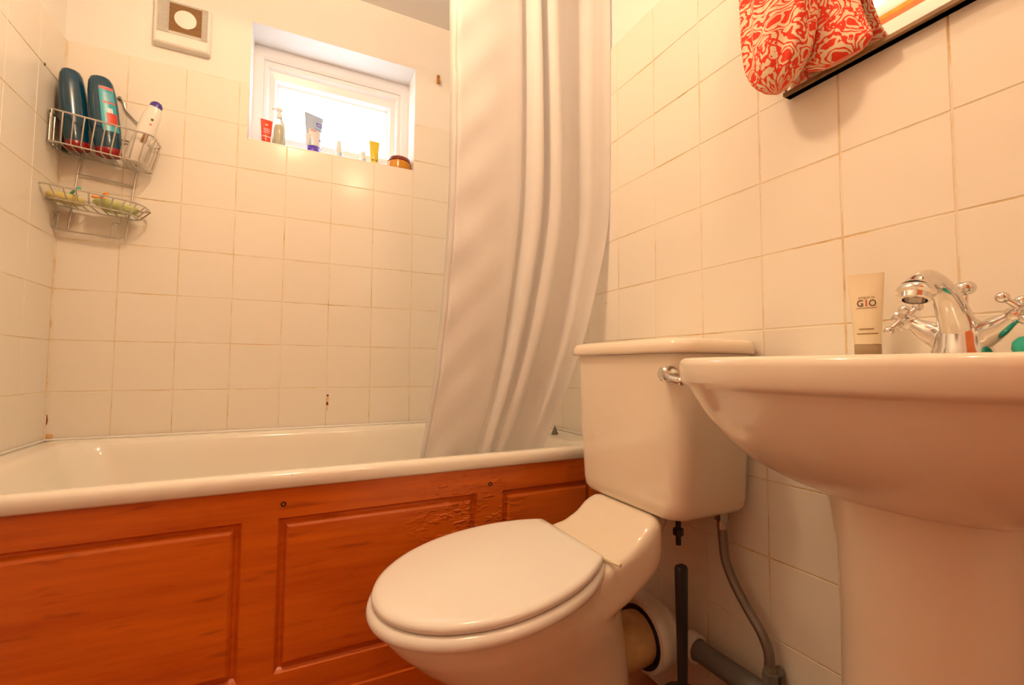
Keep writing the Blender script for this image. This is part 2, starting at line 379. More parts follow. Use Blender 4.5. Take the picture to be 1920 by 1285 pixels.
def rect(a, b): return [(0, 0), (a, 0), (a, b), (0, b)]
def lay(wall, key, us, zs, to3, cut=None):
    for i in range(len(us)-1):
        for j in range(len(zs)-1):
            a, b, c, d = us[i], us[i+1], zs[j], zs[j+1]
            poly = rect(b-a, d-c)
            if cut:
                x0, x1, z0 = cut
                if d > z0+.004 and b > x0+.004 and a < x1-.004:
                    L = a < x0-.004; R = b > x1+.004; B = c < z0-.004
                    if L and B: poly = [(0, 0), (b-a, 0), (b-a, z0-c), (x0-a, z0-c), (x0-a, d-c), (0, d-c)]
                    elif L: poly = rect(x0-a, d-c)
                    elif R and B: poly = [(0, 0), (b-a, 0), (b-a, d-c), (x1-a, d-c), (x1-a, z0-c), (0, z0-c)]
                    elif R: a = x1; poly = rect(b-a, d-c)
                    elif B: poly = rect(b-a, z0-c)
                    else: continue
            put_tile(wall, key, poly, (a, c), to3)
S = .15
back3 = lambda u, z, d: Vector((u, d, z))
right3 = lambda u, z, d: Vector((XR+d, -u, z))
left3 = lambda u, z, d: Vector((-d, -u, z))
zsb = [.57+S*h for h in range(9)]
usb = [0.001]+[-.0038+S*c for c in range(1, 10)]+[XR-.001]
lay(wall_back, 'b', usb, zsb, back3, (WX0, WX1, WZ0))
usr = [0.001, .1137]+[.1137+S*k for k in range(1, 15)]
zsr = [.002]+[.1284+S*k for k in range(12)]
lay(wall_right, 'r', usr, zsr, right3)
usl = [0.001, .15, .30, .45, .60, .75]
lay(wall_left, 'l', usl, zsb, left3)
GD = .0008
def sheet(name, wall, quads, m):
    g = G()
    for q in quads: g.add(q, [(0, 1, 2, 3)])
    return g.build(name, m, wall, smooth=False, normals=False)
def quad(to3, u0, u1, z0, z1, flip=False):
    q = [to3(u0, z0, GD), to3(u1, z0, GD), to3(u1, z1, GD), to3(u0, z1, GD)]
    return q[::-1] if flip else q
sheet('grout', wall_back, [quad(back3, 0, WX0, .57, 1.77), quad(back3, WX1, XR, .57, 1.77), quad(back3, WX0, WX1, .57, WZ0)], 'grout')
sheet('grout', wall_right, [quad(right3, 0, usr[-1], 0, zsr[-1], False)], 'grout')
sheet('grout', wall_left, [quad(left3, 0, .75, .57, 1.77, True)], 'grout')
# tile top edge (the sheet stands proud of the plaster)
for x in (.0, XR): G().tube([(x+(.0012 if x == 0 else -.0012), -.0012, .585), (x+(.0012 if x == 0 else -.0012), -.0012, 1.768)], .0026, 8).build('grout_bead', 'grout', wall_back)
# marks on the walls
def blob(name, wall, to3, u, z, ru, rz, m, n=14, seed=0, d=-.0006):
    rnd = random.Random(seed); g = G()
    ring = [to3(u+ru*math.cos(2*PI*k/n)*rnd.uniform(.6, 1.1), z+rz*math.sin(2*PI*k/n)*rnd.uniform(.7, 1.1), d) for k in range(n)]
    base = [to3(u+ru*math.cos(2*PI*k/n)*1.05, z+rz*math.sin(2*PI*k/n)*1.05, .001) for k in range(n)]
    g.rings([base, ring], cap0=False); return g.build(name, m, wall, smooth=False)
blob('rust_stain', wall_back, back3, .752, .679, .0045, .010, 'stain_orange', seed=1)
blob('rust_stain', wall_back, back3, .752, .693, .0035, .005, 'rust', seed=2, d=-.0010)
blob('rust_stain', wall_back, back3, .7515, .664, .004, .008, 'rust', seed=3, d=-.0010)
blob('rust_stain', wall_back, back3, .7515, .648, .002, .010, 'stain_orange', seed=4, d=-.0009)
blob('corner_stain', wall_back, back3, .010, .592, .012, .009, 'stain_orange', seed=5)
blob('corner_stain', wall_back, back3, .004, .64, .003, .016, 'rust', seed=6)
g = G().lathe([(-.004, .004), (.001, .004), (.0012, .0032), (-.002, .002)], (0, -.118, 1.623), (1, 0, 0), 12); g.build('screw_hole', 'dark_gap', wall_left)
blob('mark', wall_right, right3, .654, .994, .0025, .0018, 'brown_print', seed=8)
# ceiling batten seen in the mirror
g = G().box((.165, -1.9, CEIL-.016), (.225, -.76, CEIL+.001)); o = g.build('trim_1', 'panel_wood', smooth=False, bevel=.002); struct(o, 'orange wooden batten fixed along the ceiling')

# ------------------------------------------------------------------ window
FY = .127
win = bpy.data.objects.new('window_1', None); COL.objects.link(win); win.location = ((WX0+WX1)/2, FY, WZ0); struct(win, 'small white framed window with frosted glass')
def ring_frame(x0, x1, z0, z1, t, tt, tb, ya, yb, step=None):
    """rectangular frame; step = list of (inset, y) going inwards on the room side"""
    g = G(); rr = []
    prof = step or [(0, ya), (1, ya)]
    def ring(k, y):
        return [Vector((x0+t*k, y, z0+tb*k)), Vector((x1-t*k, y, z0+tb*k)), Vector((x1-t*k, y, z1-tt*k)), Vector((x0+t*k, y, z1-tt*k))]
    rr.append(ring(0, yb)); rr += [ring(k, y) for k, y in prof]; rr.append(ring(prof[-1][0], yb)); rr.append(ring(0, yb))
    return g.rings(rr, True, False, False)
ring_frame(WX0-.002, WX1+.002, WZ0-.002, WZ1+.002, .036, .05, .05, FY, .20, [(0, FY), (.86, FY), (1, FY+.004), (1.0, FY+.016)]).build('window_frame', 'upvc', win, smooth=False, bevel=.0015)
sx0, sx1, sz0, sz1 = WX0+.030, WX1-.030, WZ0+.044, WZ1-.044
ring_frame(sx0, sx1, sz0, sz1, .050, .075, .06, FY, .195, [(0, FY+.012), (.10, FY+.006), (.32, FY+.006), (.44, FY+.018), (.82, FY+.022), (1.0, FY+.040)]).build('sash', 'upvc', win, smooth=False, bevel=.0012)
ring_frame(sx0+.048, sx1-.048, sz0+.058, sz1-.073, .006, .006, .006, FY+.038, .185, [(0, FY+.036), (1, FY+.040)]).build('gasket', 'white_plastic', win, smooth=False)
G().box((sx0+.05, FY+.046, sz0+.06), (sx1-.05, FY+.050, sz1-.075)).build('pane', 'frosted_glass', win, smooth=False)
G().box((WX0+.001, .001, WZ0-.012), (WX1-.001, FY+.001, WZ0+.004)).build('window_sill', 'white_plastic', win, smooth=False, bevel=.001)

# ------------------------------------------------------------------ ceiling lamp (above the frame)
emit_mat('lamp_glow_dim', LAMP_COL, LAMP_STR*1.9)
def ceiling_lamp(p, label, m, r):
    lamp = thing('ceiling_lamp', label, 'lamp', (p.x, p.y, CEIL))
    G().lathe([(0, .05), (.012, .05), (.022, .02), (.022, .0)], (p.x, p.y, CEIL), (0, 0, -1)).build('ceiling_rose', 'white_plastic', lamp)
    G().cyl((p.x, p.y, CEIL-.02), (p.x, p.y, p.z+r-.004), .012).build('holder', 'white_plastic', lamp)
    G().ball(p, r, 20, 12).build('bulb', m, lamp)
ceiling_lamp(LAMP, 'warm glowing round ceiling lamp hung in front of the bath', 'lamp_glow', .052)
ceiling_lamp(LAMP2, 'small warm ceiling lamp hung beside the mirror wall', 'lamp_glow_dim', .023)

# ------------------------------------------------------------------ bath
bath = thing('bathtub', 'white enamel bath with wide rolled rim along the tiled wall', 'bathtub', (.744, -.355, 0))
BX0, BX1, BY0, BY1 = .002, XR-.002, -.712, -.001
def bring(ins, z, r, li=0, ri=0, fi=0, bi=0):
    return rrect(BX0+ins+li, BX1-ins-ri, BY0+ins+fi, BY1-ins-bi, max(r, .004), z, 8)
rr = [bring(.014, .549, .02), bring(.003, .549, .03), bring(0, .553, .03), bring(0, .570, .03), bring(.003, .577, .03), bring(.009, .5805, .03), bring(.016, .5815, .03),
      bring(.03, .5805, .035), bring(.042, .579, .05, .01, .05, 0, 0), bring(.05, .576, .07, .015, .06, 0, 0), bring(.055, .566, .09, .02, .065), bring(.06, .54, .10, .025, .07), bring(.075, .45, .11, .05, .08),
      bring(.095, .32, .12, .09, .09), bring(.125, .24, .12, .12, .1), bring(.17, .205, .1, .13, .1), bring(.22, .197, .08, .12, .1)]
G().rings(rr, True, False, True).build('tub', 'bath_enamel', bath, angle=60)
g = G()
for (x, y) in ((.25, -.2), (.25, -.52), (1.25, -.2), (1.25, -.52)):
    g = G(); g.cyl((x, y, 0), (x, y, .21), .016); g.build('foot', 'dull_chrome', bath)
blob3 = G().ball((1.372, -.7065, .5745), .005, 10, 6, (1.6, .5, .5)); blob3.build('chip', 'dark_gap', bath)
G().ball((.64, -.7085, .5752), .0016, 8, 5).build('chip', 'dark_gap', bath)
# sealant bead to the walls
g = G().tube([(.006, -.70, .583), (.006, -.008, .583), (XR-.006, -.008, .583), (XR-.006, -.70, .583)], .0045, 6); g.build('sealant', 'soap_yellow' if False else 'white_plastic', bath)

# bath panel with three routed fields
PYF = -.697
panel = thing('bath_surround', 'orange-brown wooden bath front with routed rectangular fields', 'bath front', (.744, PYF, .113))
px = [.003, .112, .552, .616, 1.056, 1.124, 1.40, XR-.004]; pz = [.113, .175, .486, .5488]
g = G()
for i in range(7):
    for j in range(3):
        a, b, c, d = px[i], px[i+1], pz[j], pz[j+1]
        if j == 1 and i in (1, 3, 5):
            rr = []
            for ins, dy in ((0, 0), (.003, .006), (.007, .0115), (.012, .0115), (.016, .004), (.020, .0005), (.022, 0)):
                rr.append([Vector((a+ins, PYF+dy, c+ins)), Vector((b-ins, PYF+dy, c+ins)), Vector((b-ins, PYF+dy, d-ins)), Vector((a+ins, PYF+dy, d-ins))])
            g.rings(rr, True, False, True)
        else: g.add([(a, PYF, c), (b, PYF, c), (b, PYF, d), (a, PYF, d)], [(0, 1, 2, 3)])
t = PYF+.016
g.add([(px[0], PYF, pz[3]), (px[-1], PYF, pz[3]), (px[-1], t, pz[3]), (px[0], t, pz[3])], [(0, 1, 2, 3)])
g.add([(px[0], PYF, pz[0]), (px[-1], PYF, pz[0]), (px[-1], t, pz[0]), (px[0], t, pz[0])], [(3, 2, 1, 0)])
g.add([(px[0], t, pz[0]), (px[-1], t, pz[0]), (px[-1], t, pz[3]), (px[0], t, pz[3])], [(3, 2, 1, 0)])
g.add([(px[0], PYF, pz[0]), (px[0], PYF, pz[3]), (px[0], t, pz[3]), (px[0], t, pz[0])], [(0, 1, 2, 3)])
g.add([(px[-1], PYF, pz[0]), (px[-1], PYF, pz[3]), (px[-1], t, pz[3]), (px[-1], t, pz[0])], [(3, 2, 1, 0)])
pb = g.build('board', 'panel_wood', None, smooth=False, normals=False); pb.parent = panel; pb.matrix_parent_inverse = Matrix.Translation(-Vector(panel.location))
for x, z in ((.625, .514), (1.09, .505)):
    G().lathe([(-.001, .0055), (.0008, .0055), (.0012, .004), (-.0005, .002)], (x, PYF, z), (0, -1, 0), 12).build('screw', 'dark_gap', panel)
pl = tag(G().box((.003, -.704, 0), (XR-.004, -.683, .1135)).build('bath_plinth', 'panel_wood', smooth=False, bevel=.002), 'low brown wooden plinth strip on the floor under the bath', 'plinth')

# ------------------------------------------------------------------ shower curtain
cur = thing('shower_curtain', 'white waffle-weave shower curtain gathered by the basin wall', 'shower curtain', (1.2, -.66, .53))
FOLD = [(0, -.012), (.03, .012), (.07, .018), (.20, .022), (.33, .012), (.40, .004), (.43, -.020), (.47, .022), (.515, .030), (.555, -.012), (.585, .020), (.63, .034), (.67, .016), (.70, -.03), (.77, -.038), (.83, -.022), (.87, .014), (.92, .020), (.965, .024), (1, .034)]
XL = [(.50, .928), (.58, .936), (.80, .962), (1.09, .983), (1.35, .990), (1.78, .985), (2.05, .985)]
XRR = [(.50, 1.275), (.58, 1.292), (.72, 1.345), (.90, 1.405), (1.10, 1.455), (1.20, 1.476), (1.30, 1.4855), (1.62, 1.486), (2.05, 1.486)]
YB = [(.50, -.596), (.58, -.608), (.75, -.635), (1.2, -.650), (2.05, -.655)]
NU, NV = 260, 110
vs = []; fs = []
for j in range(NV+1):
    z = .515+(2.045-.515)*j/NV
    xl, xr, yb = interp(XL, z), interp(XRR, z), interp(YB, z); amp = .6+.3*min(1, max(0, (z-.5)/1.2)); amp *= (.62 if z < .62 else min(1, .62+(z-.62)*1.2))
    for i in range(NU+1):
        s = i/NU
        s2 = s+.016*math.sin(2.1*z+5*s)*math.sin(PI*s)
        d = interp(FOLD, min(1, max(0, s2)))*amp
        w = max(0, 1-s/.42)
        d += w*(.0035*math.sin(26*z+9*s)*math.sin(7*z+3)+.0028*math.sin(41*z-22*s+1.3))*min(1, s*25)
        x = xl+(xr-xl)*s + .004*math.sin(5*z+12*s)*math.sin(PI*s)
        vs.append((x, yb-d, z))
for j in range(NV):
    for i in range(NU):
        a = j*(NU+1)+i; fs.append((a, a+1, a+NU+2, a+NU+1))
cl = G().add(vs, fs).build('cloth', 'curtain_cloth', cur, normals=False, angle=180)
sm = cl.modifiers.new('thick', 'SOLIDIFY'); sm.thickness = .0011; sm.offset = 0
# stitched hem on the free edge
vs = []; fs = []
hem = []
for j in range(NV+1):
    z = .515+(2.045-.515)*j/NV; base = j*(NU+1)
    a = Vector(cl.data.vertices[base].co)+Vector(cur.location); b = Vector(cl.data.vertices[base+7].co)+Vector(cur.location)
    hem.append((a, b))
vs = [p+Vector((0, -.0012, 0)) for ab in hem for p in ab]; fs = [(2*j, 2*j+1, 2*j+3, 2*j+2) for j in range(NV)]
hm = G().add(vs, fs).build('hem', 'curtain_cloth', cur, normals=False, angle=180); md = hm.modifiers.new('thick', 'SOLIDIFY'); md.thickness = .0012; md.offset = 0
for k in range(9):
    s = k/8; x = 1.0+.46*s
    G().tube([(x+.0, -.655+.022*math.cos(a), 2.052+.022*math.sin(a)) for a in [2*PI*q/14 for q in range(14)]], .0018, 6, closed=True).build('ring', 'white_plastic', cur)
rail = tag(G().cyl((0, -.655, 2.06), (XR, -.655, 2.06), .0095).build('curtain_rail', 'white_plastic'), 'white rail above the bath carrying the shower curtain', 'curtain rail')

# ------------------------------------------------------------------ toilet
TY = -.976
toi = thing('toilet', 'white close-coupled toilet with closed lid beside the bath', 'toilet', (1.1, TY, 0))
SLOPE = .12                                   # the rim rises towards the hinges
def tilt(v): return v+Vector((0, 0, SLOPE*(v.x-.965)))
def tilt_bowl(v): return v+Vector((0, 0, SLOPE*(min(v.x, 1.16)-.965)*max(0, min(1, (v.z-.25)/.14))))
def egg(z, xf, xb, hw, xc=.97, p=2.0, n=48, sq=2.0):
    pts = []
    for k in range(n):
        t = 2*PI*k/n; c, s_ = math.cos(t), math.sin(t)
        a = (xb-xc) if c > 0 else (xc-xf); e = sq if c > 0 else p
        pts.append(Vector((xc+a*math.copysign(abs(c)**(2/e), c), TY+hw*math.copysign(abs(s_)**(2/e), s_), z)))
    return pts
g = G()
g.rings([egg(0, .905, 1.28, .115, 1.05, 2.4, sq=3.4), egg(.02, .912, 1.275, .108, 1.05, 2.4, sq=3.4), egg(.10, .918, 1.265, .096, 1.05, 2.3, sq=3.2), egg(.19, .912, 1.26, .099, 1.05, 2.2, sq=3), egg(.245, .897, 1.255, .108, 1.03, 2.1, sq=2.8), egg(.275, .872, 1.25, .120, 1.0, 2.05, sq=2.6), egg(.32, .824, 1.24, .140, .98, 2, sq=2.4),
         egg(.36, .789, 1.22, .156, .97, 2, sq=2.2), egg(.390, .771, 1.19, .164, .965, 2, sq=2.1), egg(.401, .769, 1.17, .165, .965, 2, sq=2.1), egg(.408, .777, 1.16, .158, .965, 2, sq=2.1)]).xf(tilt_bowl)
def shelf(x, zt, zb, hw, r=.03):
    pts = []
    for cy, cz, a in ((hw-r, zt-r, 0), (-(hw-r), zt-r, 90), (-(hw-r), zb+r, 180), (hw-r, zb+r, 270)):
        for k in range(6):
            t_ = math.radians(a+90*k/5); pts.append(Vector((x, TY+cy+r*math.cos(t_), cz+r*math.sin(t_))))
    return pts
g.rings([shelf(1.03, .412, .32, .140, .02), shelf(1.10, .432, .34, .130, .02), shelf(1.16, .446, .352, .122, .018), shelf(1.20, .456, .362, .116, .018), shelf(1.232, .474, .376, .113, .02), shelf(1.258, .497, .392, .114, .022), shelf(1.278, .508, .405, .112, .025), shelf(1.292, .509, .425, .104, .025), shelf(1.304, .509, .445, .088, .025), shelf(1.33, .509, .455, .07, .025), shelf(1.36, .509, .465, .05, .02)])
pan = g.build('pan', 'ceramic', toi, angle=180)
rm = pan.modifiers.new('remesh', 'REMESH'); rm.mode = 'VOXEL'; rm.voxel_size = .006; rm.use_smooth_shade = True
ms = pan.modifiers.new('smooth', 'SMOOTH'); ms.factor = .5; ms.iterations = 6
# outlet spigot
sp = G().lathe([(0, .058), (.11, .054), (.13, .052), (.135, .046), (.10, .044), (.0, .044)], (1.20, TY, .222), (1, 0, 0), 28); sp.build('outlet', 'pan_stain', toi)
def lid_outline(z, ins, n=64, xf=.761, hw=.1765, xb=1.1485, xc=.965, ar=.2295):
    pts = []
    nf = n//2
    for k in range(nf+1):
        t_ = -PI/2-PI*k/nf                       # front half: from -y round the front to +y
        pts.append(Vector((xc+(xc-xf-ins)*math.cos(t_), TY+(hw-ins)*math.sin(t_), z)))
    nb = n//4
    for k in range(1, nb+1):
        x = xc+(xb-ins-xc)*k/nb; pts.append(Vector((x, TY+(hw-ins)*math.sqrt(max(0, 1-((x-xc)/ar)**2)), z)))
    x = xb-ins; ye = (hw-ins)*math.sqrt(1-((x-xc)/ar)**2)
    for k in range(1, 6): pts.append(Vector((x, TY+ye-2*ye*k/6, z)))
    for k in range(nb, 0, -1):
        x = xc+(xb-ins-xc)*k/nb; pts.append(Vector((x, TY-(hw-ins)*math.sqrt(max(0, 1-((x-xc)/ar)**2)), z)))
    return pts
LZ = .443
G().rings([lid_outline(LZ-.0165, .005), lid_outline(LZ-.013, .0015), lid_outline(LZ-.008, 0), lid_outline(LZ-.003, .0025), lid_outline(LZ, .010), lid_outline(LZ+.0006, .020), lid_outline(LZ+.0012, .06), lid_outline(LZ+.0018, .11)]).xf(tilt).build('lid', 'seat_plastic', toi, angle=60)
sa = dict(xf=.753, hw=.184, xb=1.156, ar=.2305)
sb = dict(xf=.815, hw=.120, xb=1.09, ar=.25)
q = .0028
G().rings([lid_outline(.402+q, .008, **sa), lid_outline(.405+q, .002, **sa), lid_outline(.411+q, 0, **sa), lid_outline(.418+q, .002, **sa), lid_outline(.4225+q, .008, **sa), lid_outline(.4235+q, .02, **sa), lid_outline(.4225+q, .0, **sb), lid_outline(.415+q, -.006, **sb), lid_outline(.403+q, -.002, **sb), lid_outline(.402+q, .008, **sa)], True, False, False).xf(tilt).build('seat', 'seat_plastic', toi, angle=60)
for s_ in (-1, 1):
    y = TY+s_*.075
    G().cyl((1.156, y-.020, .4235), (1.156, y+.020, .4235), .0062, 14).box((1.152, y-.012, .406), (1.180, y+.012, .422)).xf(tilt).build('hinge', 'seat_plastic', toi)
G().cyl((1.154, TY-.096, .4285), (1.164, TY-.134, .4275), .0032, 10).xf(tilt).build('hinge_pin', 'gio_tube', toi)
# cistern
CY = -.978
def cring(z, hw, xf, r, y=CY): return rrect(xf, XR-.003, y-hw, y+hw, r, z, 7)
G().rings([cring(.508, .118, 1.3020, .03), cring(.5085, .135, 1.2880, .034), cring(.513, .148, 1.2800, .036), cring(.523, .156, 1.2750, .038), cring(.54, .160, 1.2730, .04), cring(.66, .168, 1.2710, .04), cring(.80, .175, 1.2690, .04), cring(.828, .176, 1.2690, .04)]).build('cistern', 'ceramic', toi, angle=50)
G().rings([cring(.8285, .180, 1.2650, .038), cring(.829, .187, 1.2580, .044), cring(.833, .189, 1.2560, .045), cring(.845, .188, 1.2570, .045), cring(.853, .184, 1.2610, .042), cring(.857, .176, 1.2700, .036), cring(.859, .15, 1.2940, .03), cring(.860, .10, 1.3240, .03)]).build('cistern_lid', 'ceramic', toi, angle=60)
lv = G().lathe([(0, .016), (.006, .016), (.010, .013), (.016, .012), (.022, .0135), (.026, .010), (.027, 0)], (1.270, -1.130, .789), (-1, 0, 0), 20)
lev = lv.build('flush_lever', 'chrome', toi)
lv2 = G().tube([(1.250, -1.132, .788), (1.246, -1.145, .785), (1.244, -1.160, .781), (1.244, -1.175, .778)], lambda t_: .005+.003*t_, 10, 3); lv2.ball((1.244, -1.177, .7775), .008, 12, 8); lv2.build('lever_arm', 'chrome', lev)
g = G().cyl((1.362, -1.052, .435), (1.362, -1.052, .512), .0055, 10); g.cyl((1.362, -1.052, .455), (1.362, -1.052, .468), .011, 6); g.build('cistern_bolt', 'black_plastic', toi)

# pan connector
pc = thing('pan_connector', 'white plastic waste pipe collar between toilet and tiled wall', 'pipe', (1.40, TY, .222))
G().lathe([(0, .062), (.002, .0715), (.010, .0745), (.022, .0745), (.028, .070), (.050, .068), (.056, .060), (.060, .052), (.060, .046), (.02, .056), (.0, .058)], (1.322, TY, .222), (1, 0, 0), 36).build('collar', 'white_plastic', pc)
G().lathe([(-.001, .0635), (.004, .0635), (.004, .050), (-.001, .055)], (1.322, TY, .222), (1, 0, 0), 32).build('rubber_seal', 'black_plastic', pc)
G().tube([(1.368, TY, .222), (1.380, TY+.006, .222), (1.392, TY+.030, .222), (1.396, TY+.07, .222), (1.396, TY+.16, .222)], .046, 24, 5).build('elbow', 'white_plastic', pc)
# grey waste pipe
wp = thing('waste_pipe', 'grey plastic waste pipe running low along the tiled wall', 'pipe', (1.445, -1.2, .187))
G().tube([(1.445, -1.005, .187), (1.445, -1.20, .1885), (1.445, -1.40, .190), (1.445, -1.45, .195), (1.445, -1.472, .218), (1.445, -1.476, .26), (1.445, -1.476, .45), (1.445, -1.476, .655)], .0215, 20, 5).build('pipe', 'grey_pipe', wp)
G().cyl((1.440, -.962, .187), (1.445, -1.0, .187), .0215, 20).lathe([(0, .027), (.002, .0305), (.024, .0305), (.026, .028), (.026, .0235), (.004, .022)], (1.445, -.998, .187), (0, -1, 0), 24).build('coupling', 'white_plastic', wp)
# flexible hose
hs = thing('flexible_hose', 'braided metal hose curving down from the cistern underside', 'hose', (1.44, -1.15, .2))
G().tube([(1.44, -1.094, .478), (1.44, -1.097, .44), (1.44, -1.103, .405), (1.442, -1.122, .366), (1.443, -1.150, .330), (1.444, -1.174, .302), (1.446, -1.187, .272), (1.447, -1.188, .245)], .0092, 12, 6).build('braid', 'braided_steel', hs)
G().cyl((1.44, -1.094, .488), (1.44, -1.094, .512), .0145, 6).cyl((1.44, -1.094, .470), (1.44, -1.094, .489), .010, 14).build('nut', 'dull_chrome', hs)
G().cyl((1.447, -1.188, .250), (1.447, -1.188, .236), .010, 14).cyl((1.447, -1.188, .237), (1.447, -1.188, .216), .0145, 6).cyl((1.447, -1.188, .217), (1.447, -1.187, .2105), .011, 14).build('valve', 'metal_grey', hs)
G().cyl((1.4775, -1.187, .232), (1.4775, -1.187, .0), .0075, 12).cyl((1.447, -1.187, .230), (1.4775, -1.187, .230), .009, 12).build('supply_pipe', 'metal_grey', hs)
# toilet brush
tb = thing('toilet_brush', 'black toilet brush standing in its holder behind the toilet', 'toilet brush', (1.303, -1.115, 0))
BXx, BYy = 1.303, -1.115
G().lathe([(0, .044), (.01, .047), (.14, .043), (.186, .042), (.194, .036), (.196, .018), (.196, 0)], (BXx, BYy, 0), (0, 0, 1), 28).build('holder', 'black_plastic', tb)
G().rings([rrect(BXx-a, BXx+a, BYy-b, BYy+b, min(a, b)*.6, z, 4) for z, a, b in ((.19, .0075, .0075), (.24, .0080, .0080), (.32, .0092, .0085), (.41, .0112, .0090), (.424, .0115, .0088), (.428, .0098, .0070))]).build('handle', 'black_plastic', tb)

# ------------------------------------------------------------------ basin
BCY = -1.48
bas = thing('washbasin', 'white ceramic washbasin on a pedestal beneath the mirror', 'washbasin', (1.33, BCY, 0))
def bz(x, z): return z + .009*(x-1.067)/.42-.0045
def basin_ring(hw, xf, z, xc=1.28, xb=XR-.002, n=40, sl=True, e1=.9, e2=.8, yc=BCY, nb=6):
    pts = []
    for k in range(n+1):
        t_ = PI*k/n; x = xc-(xc-xf)*abs(math.sin(t_))**e1; y = yc+hw*math.copysign(abs(math.cos(t_))**e2, math.cos(t_))
        pts.append((x, y))
    for k in range(1, nb+1): pts.append((xc+(xb-xc)*k/nb, yc-hw))
    for k in range(1, 8): pts.append((xb, yc-hw+2*hw*k/8))
    for k in range(nb, 0, -1): pts.append((xc+(xb-xc)*k/nb, yc+hw))
    return [Vector((x, y, bz(x, z) if sl else z)) for x, y in pts]
rr = [basin_ring(.075, 1.245, .640, 1.31, 1.42, sl=False), basin_ring(.105, 1.225, .645, 1.31, 1.45, sl=False), basin_ring(.140, 1.19, .660, 1.30, 1.47, sl=False), basin_ring(.172, 1.155, .682, 1.29, XR-.002), basin_ring(.199, 1.125, .708, 1.285), basin_ring(.219, 1.101, .738, 1.28),
      basin_ring(.2335, 1.085, .765, 1.28), basin_ring(.2405, 1.077, .7785, 1.28), basin_ring(.2425, 1.075, .7805), basin_ring(.2485, 1.0690, .7835), basin_ring(.250, 1.067, .788), basin_ring(.2515, 1.066, .808), basin_ring(.250, 1.067, .814), basin_ring(.246, 1.071, .8175), basin_ring(.238, 1.080, .8185),
      basin_ring(.225, 1.097, .8170, 1.25, 1.370), basin_ring(.215, 1.108, .812, 1.25, 1.362), basin_ring(.205, 1.118, .795, 1.25, 1.355), basin_ring(.175, 1.145, .74, 1.25, 1.34), basin_ring(.12, 1.19, .695, 1.26, 1.32), basin_ring(.05, 1.235, .682, 1.26, 1.29)]
G().rings(rr).build('bowl', 'ceramic', bas, angle=50)
def ped(z, r, xb): 
    pts = []
    for k in range(25):
        t_ = PI/2+PI*k/24; pts.append(Vector((1.326+r*math.cos(t_), -1.476+r*math.sin(t_), z)))
    pts += [Vector((xb, -1.476-r*.95, z)), Vector((xb, -1.476+r*.95, z))]
    return pts
G().rings([ped(0, .105, 1.42), ped(.03, .104, 1.42), ped(.06, .096, 1.42), ped(.2, .087, 1.42), ped(.5, .0855, 1.42), ped(.58, .088, 1.42), ped(.63, .094, 1.42), ped(.655, .101, 1.42)]).build('pedestal', 'ceramic', bas, angle=50)
G().lathe([(0, .019), (.002, .019), (.003, .012), (.001, 0)], (1.262, BCY, .6825), (0, 0, 1)).build('waste', 'chrome', bas)

# mixer tap
TX, TYc, TZ = 1.395, -1.495, .8195
tap = thing('mixer_tap', 'chrome basin mixer tap with arched spout and cross handles', 'tap', (TX, TYc, TZ))
G().lathe([(-.002, .030), (.003, .030), (.010, .0275), (.024, .026), (.036, .0225), (.044, .0165), (.048, .006), (.0485, 0)], (TX, TYc, TZ), (0, 0, 1), 28).build('body', 'chrome', tap)
spts = [(TX-.004, TYc, TZ+.024), (TX-.016, TYc, TZ+.046), (TX-.034, TYc, TZ+.069), (TX-.056, TYc, TZ+.084), (TX-.080, TYc, TZ+.089), (TX-.100, TYc, TZ+.083), (TX-.109, TYc, TZ+.074)]
spo = G().tube(spts, lambda t_: interp([(0, .020), (.2, .0165), (.5, .0122), (.75, .0122), (.9, .014), (1, .0165)], t_), 20, 6).build('spout', 'chrome', tap)
ex = Vector((TX-.109, TYc, TZ+.075)); ea = Vector((-.35, 0, -1)).normalized()
G().lathe([(-.002, .0165), (.002, .0185), (.005, .0185), (.007, .0145), (.013, .014), (.014, .0115), (.006, .011), (.006, 0)], ex, ea, 24).build('aerator', 'chrome', spo)
def handle(sy):
    ax = Vector((-.10, sy*.80, .60)).normalized(); a0 = Vector((TX, TYc+sy*.008, TZ+.014))
    arm = G().lathe([(0, .017), (.018, .0155), (.020, .0148), (.022, .0155), (.036, .0122), (.046, .0092), (.050, .0088)], a0, ax, 22).build('handle', 'chrome', tap)
    hb = a0+ax*.050
    cap = G().lathe([(-.002, .0088), (.001, .0105), (.005, .0105), (.008, .0075), (.016, .007), (.019, .009), (.022, .008), (.024, 0)], hb, ax, 18).build('cap', 'chrome', arm)
    e1 = ax.cross(Vector((1, .2, 0))).normalized(); e2 = ax.cross(e1).normalized(); hc = hb+ax*.012
    a1 = (e1+e2*.55).normalized(); a2 = ax.cross(a1)
    for q in (a1, -a1, a2, -a2):
        G().tube([hc, hc+q*.014, hc+q*.021], lambda t_: .0042-.0012*t_, 10).ball(hc+q*.0245, .0066, 14, 9).build('spoke', 'chrome', arm)
handle(1); handle(-1)
G().cyl((TX+.033, TYc+.006, TZ+.0), (TX+.033, TYc+.006, TZ+.082), .0028, 10).ball((TX+.033, TYc+.006, TZ+.0890), .0115, 18, 12, (1, 1, .85)).build('waste_knob', 'chrome', tap)

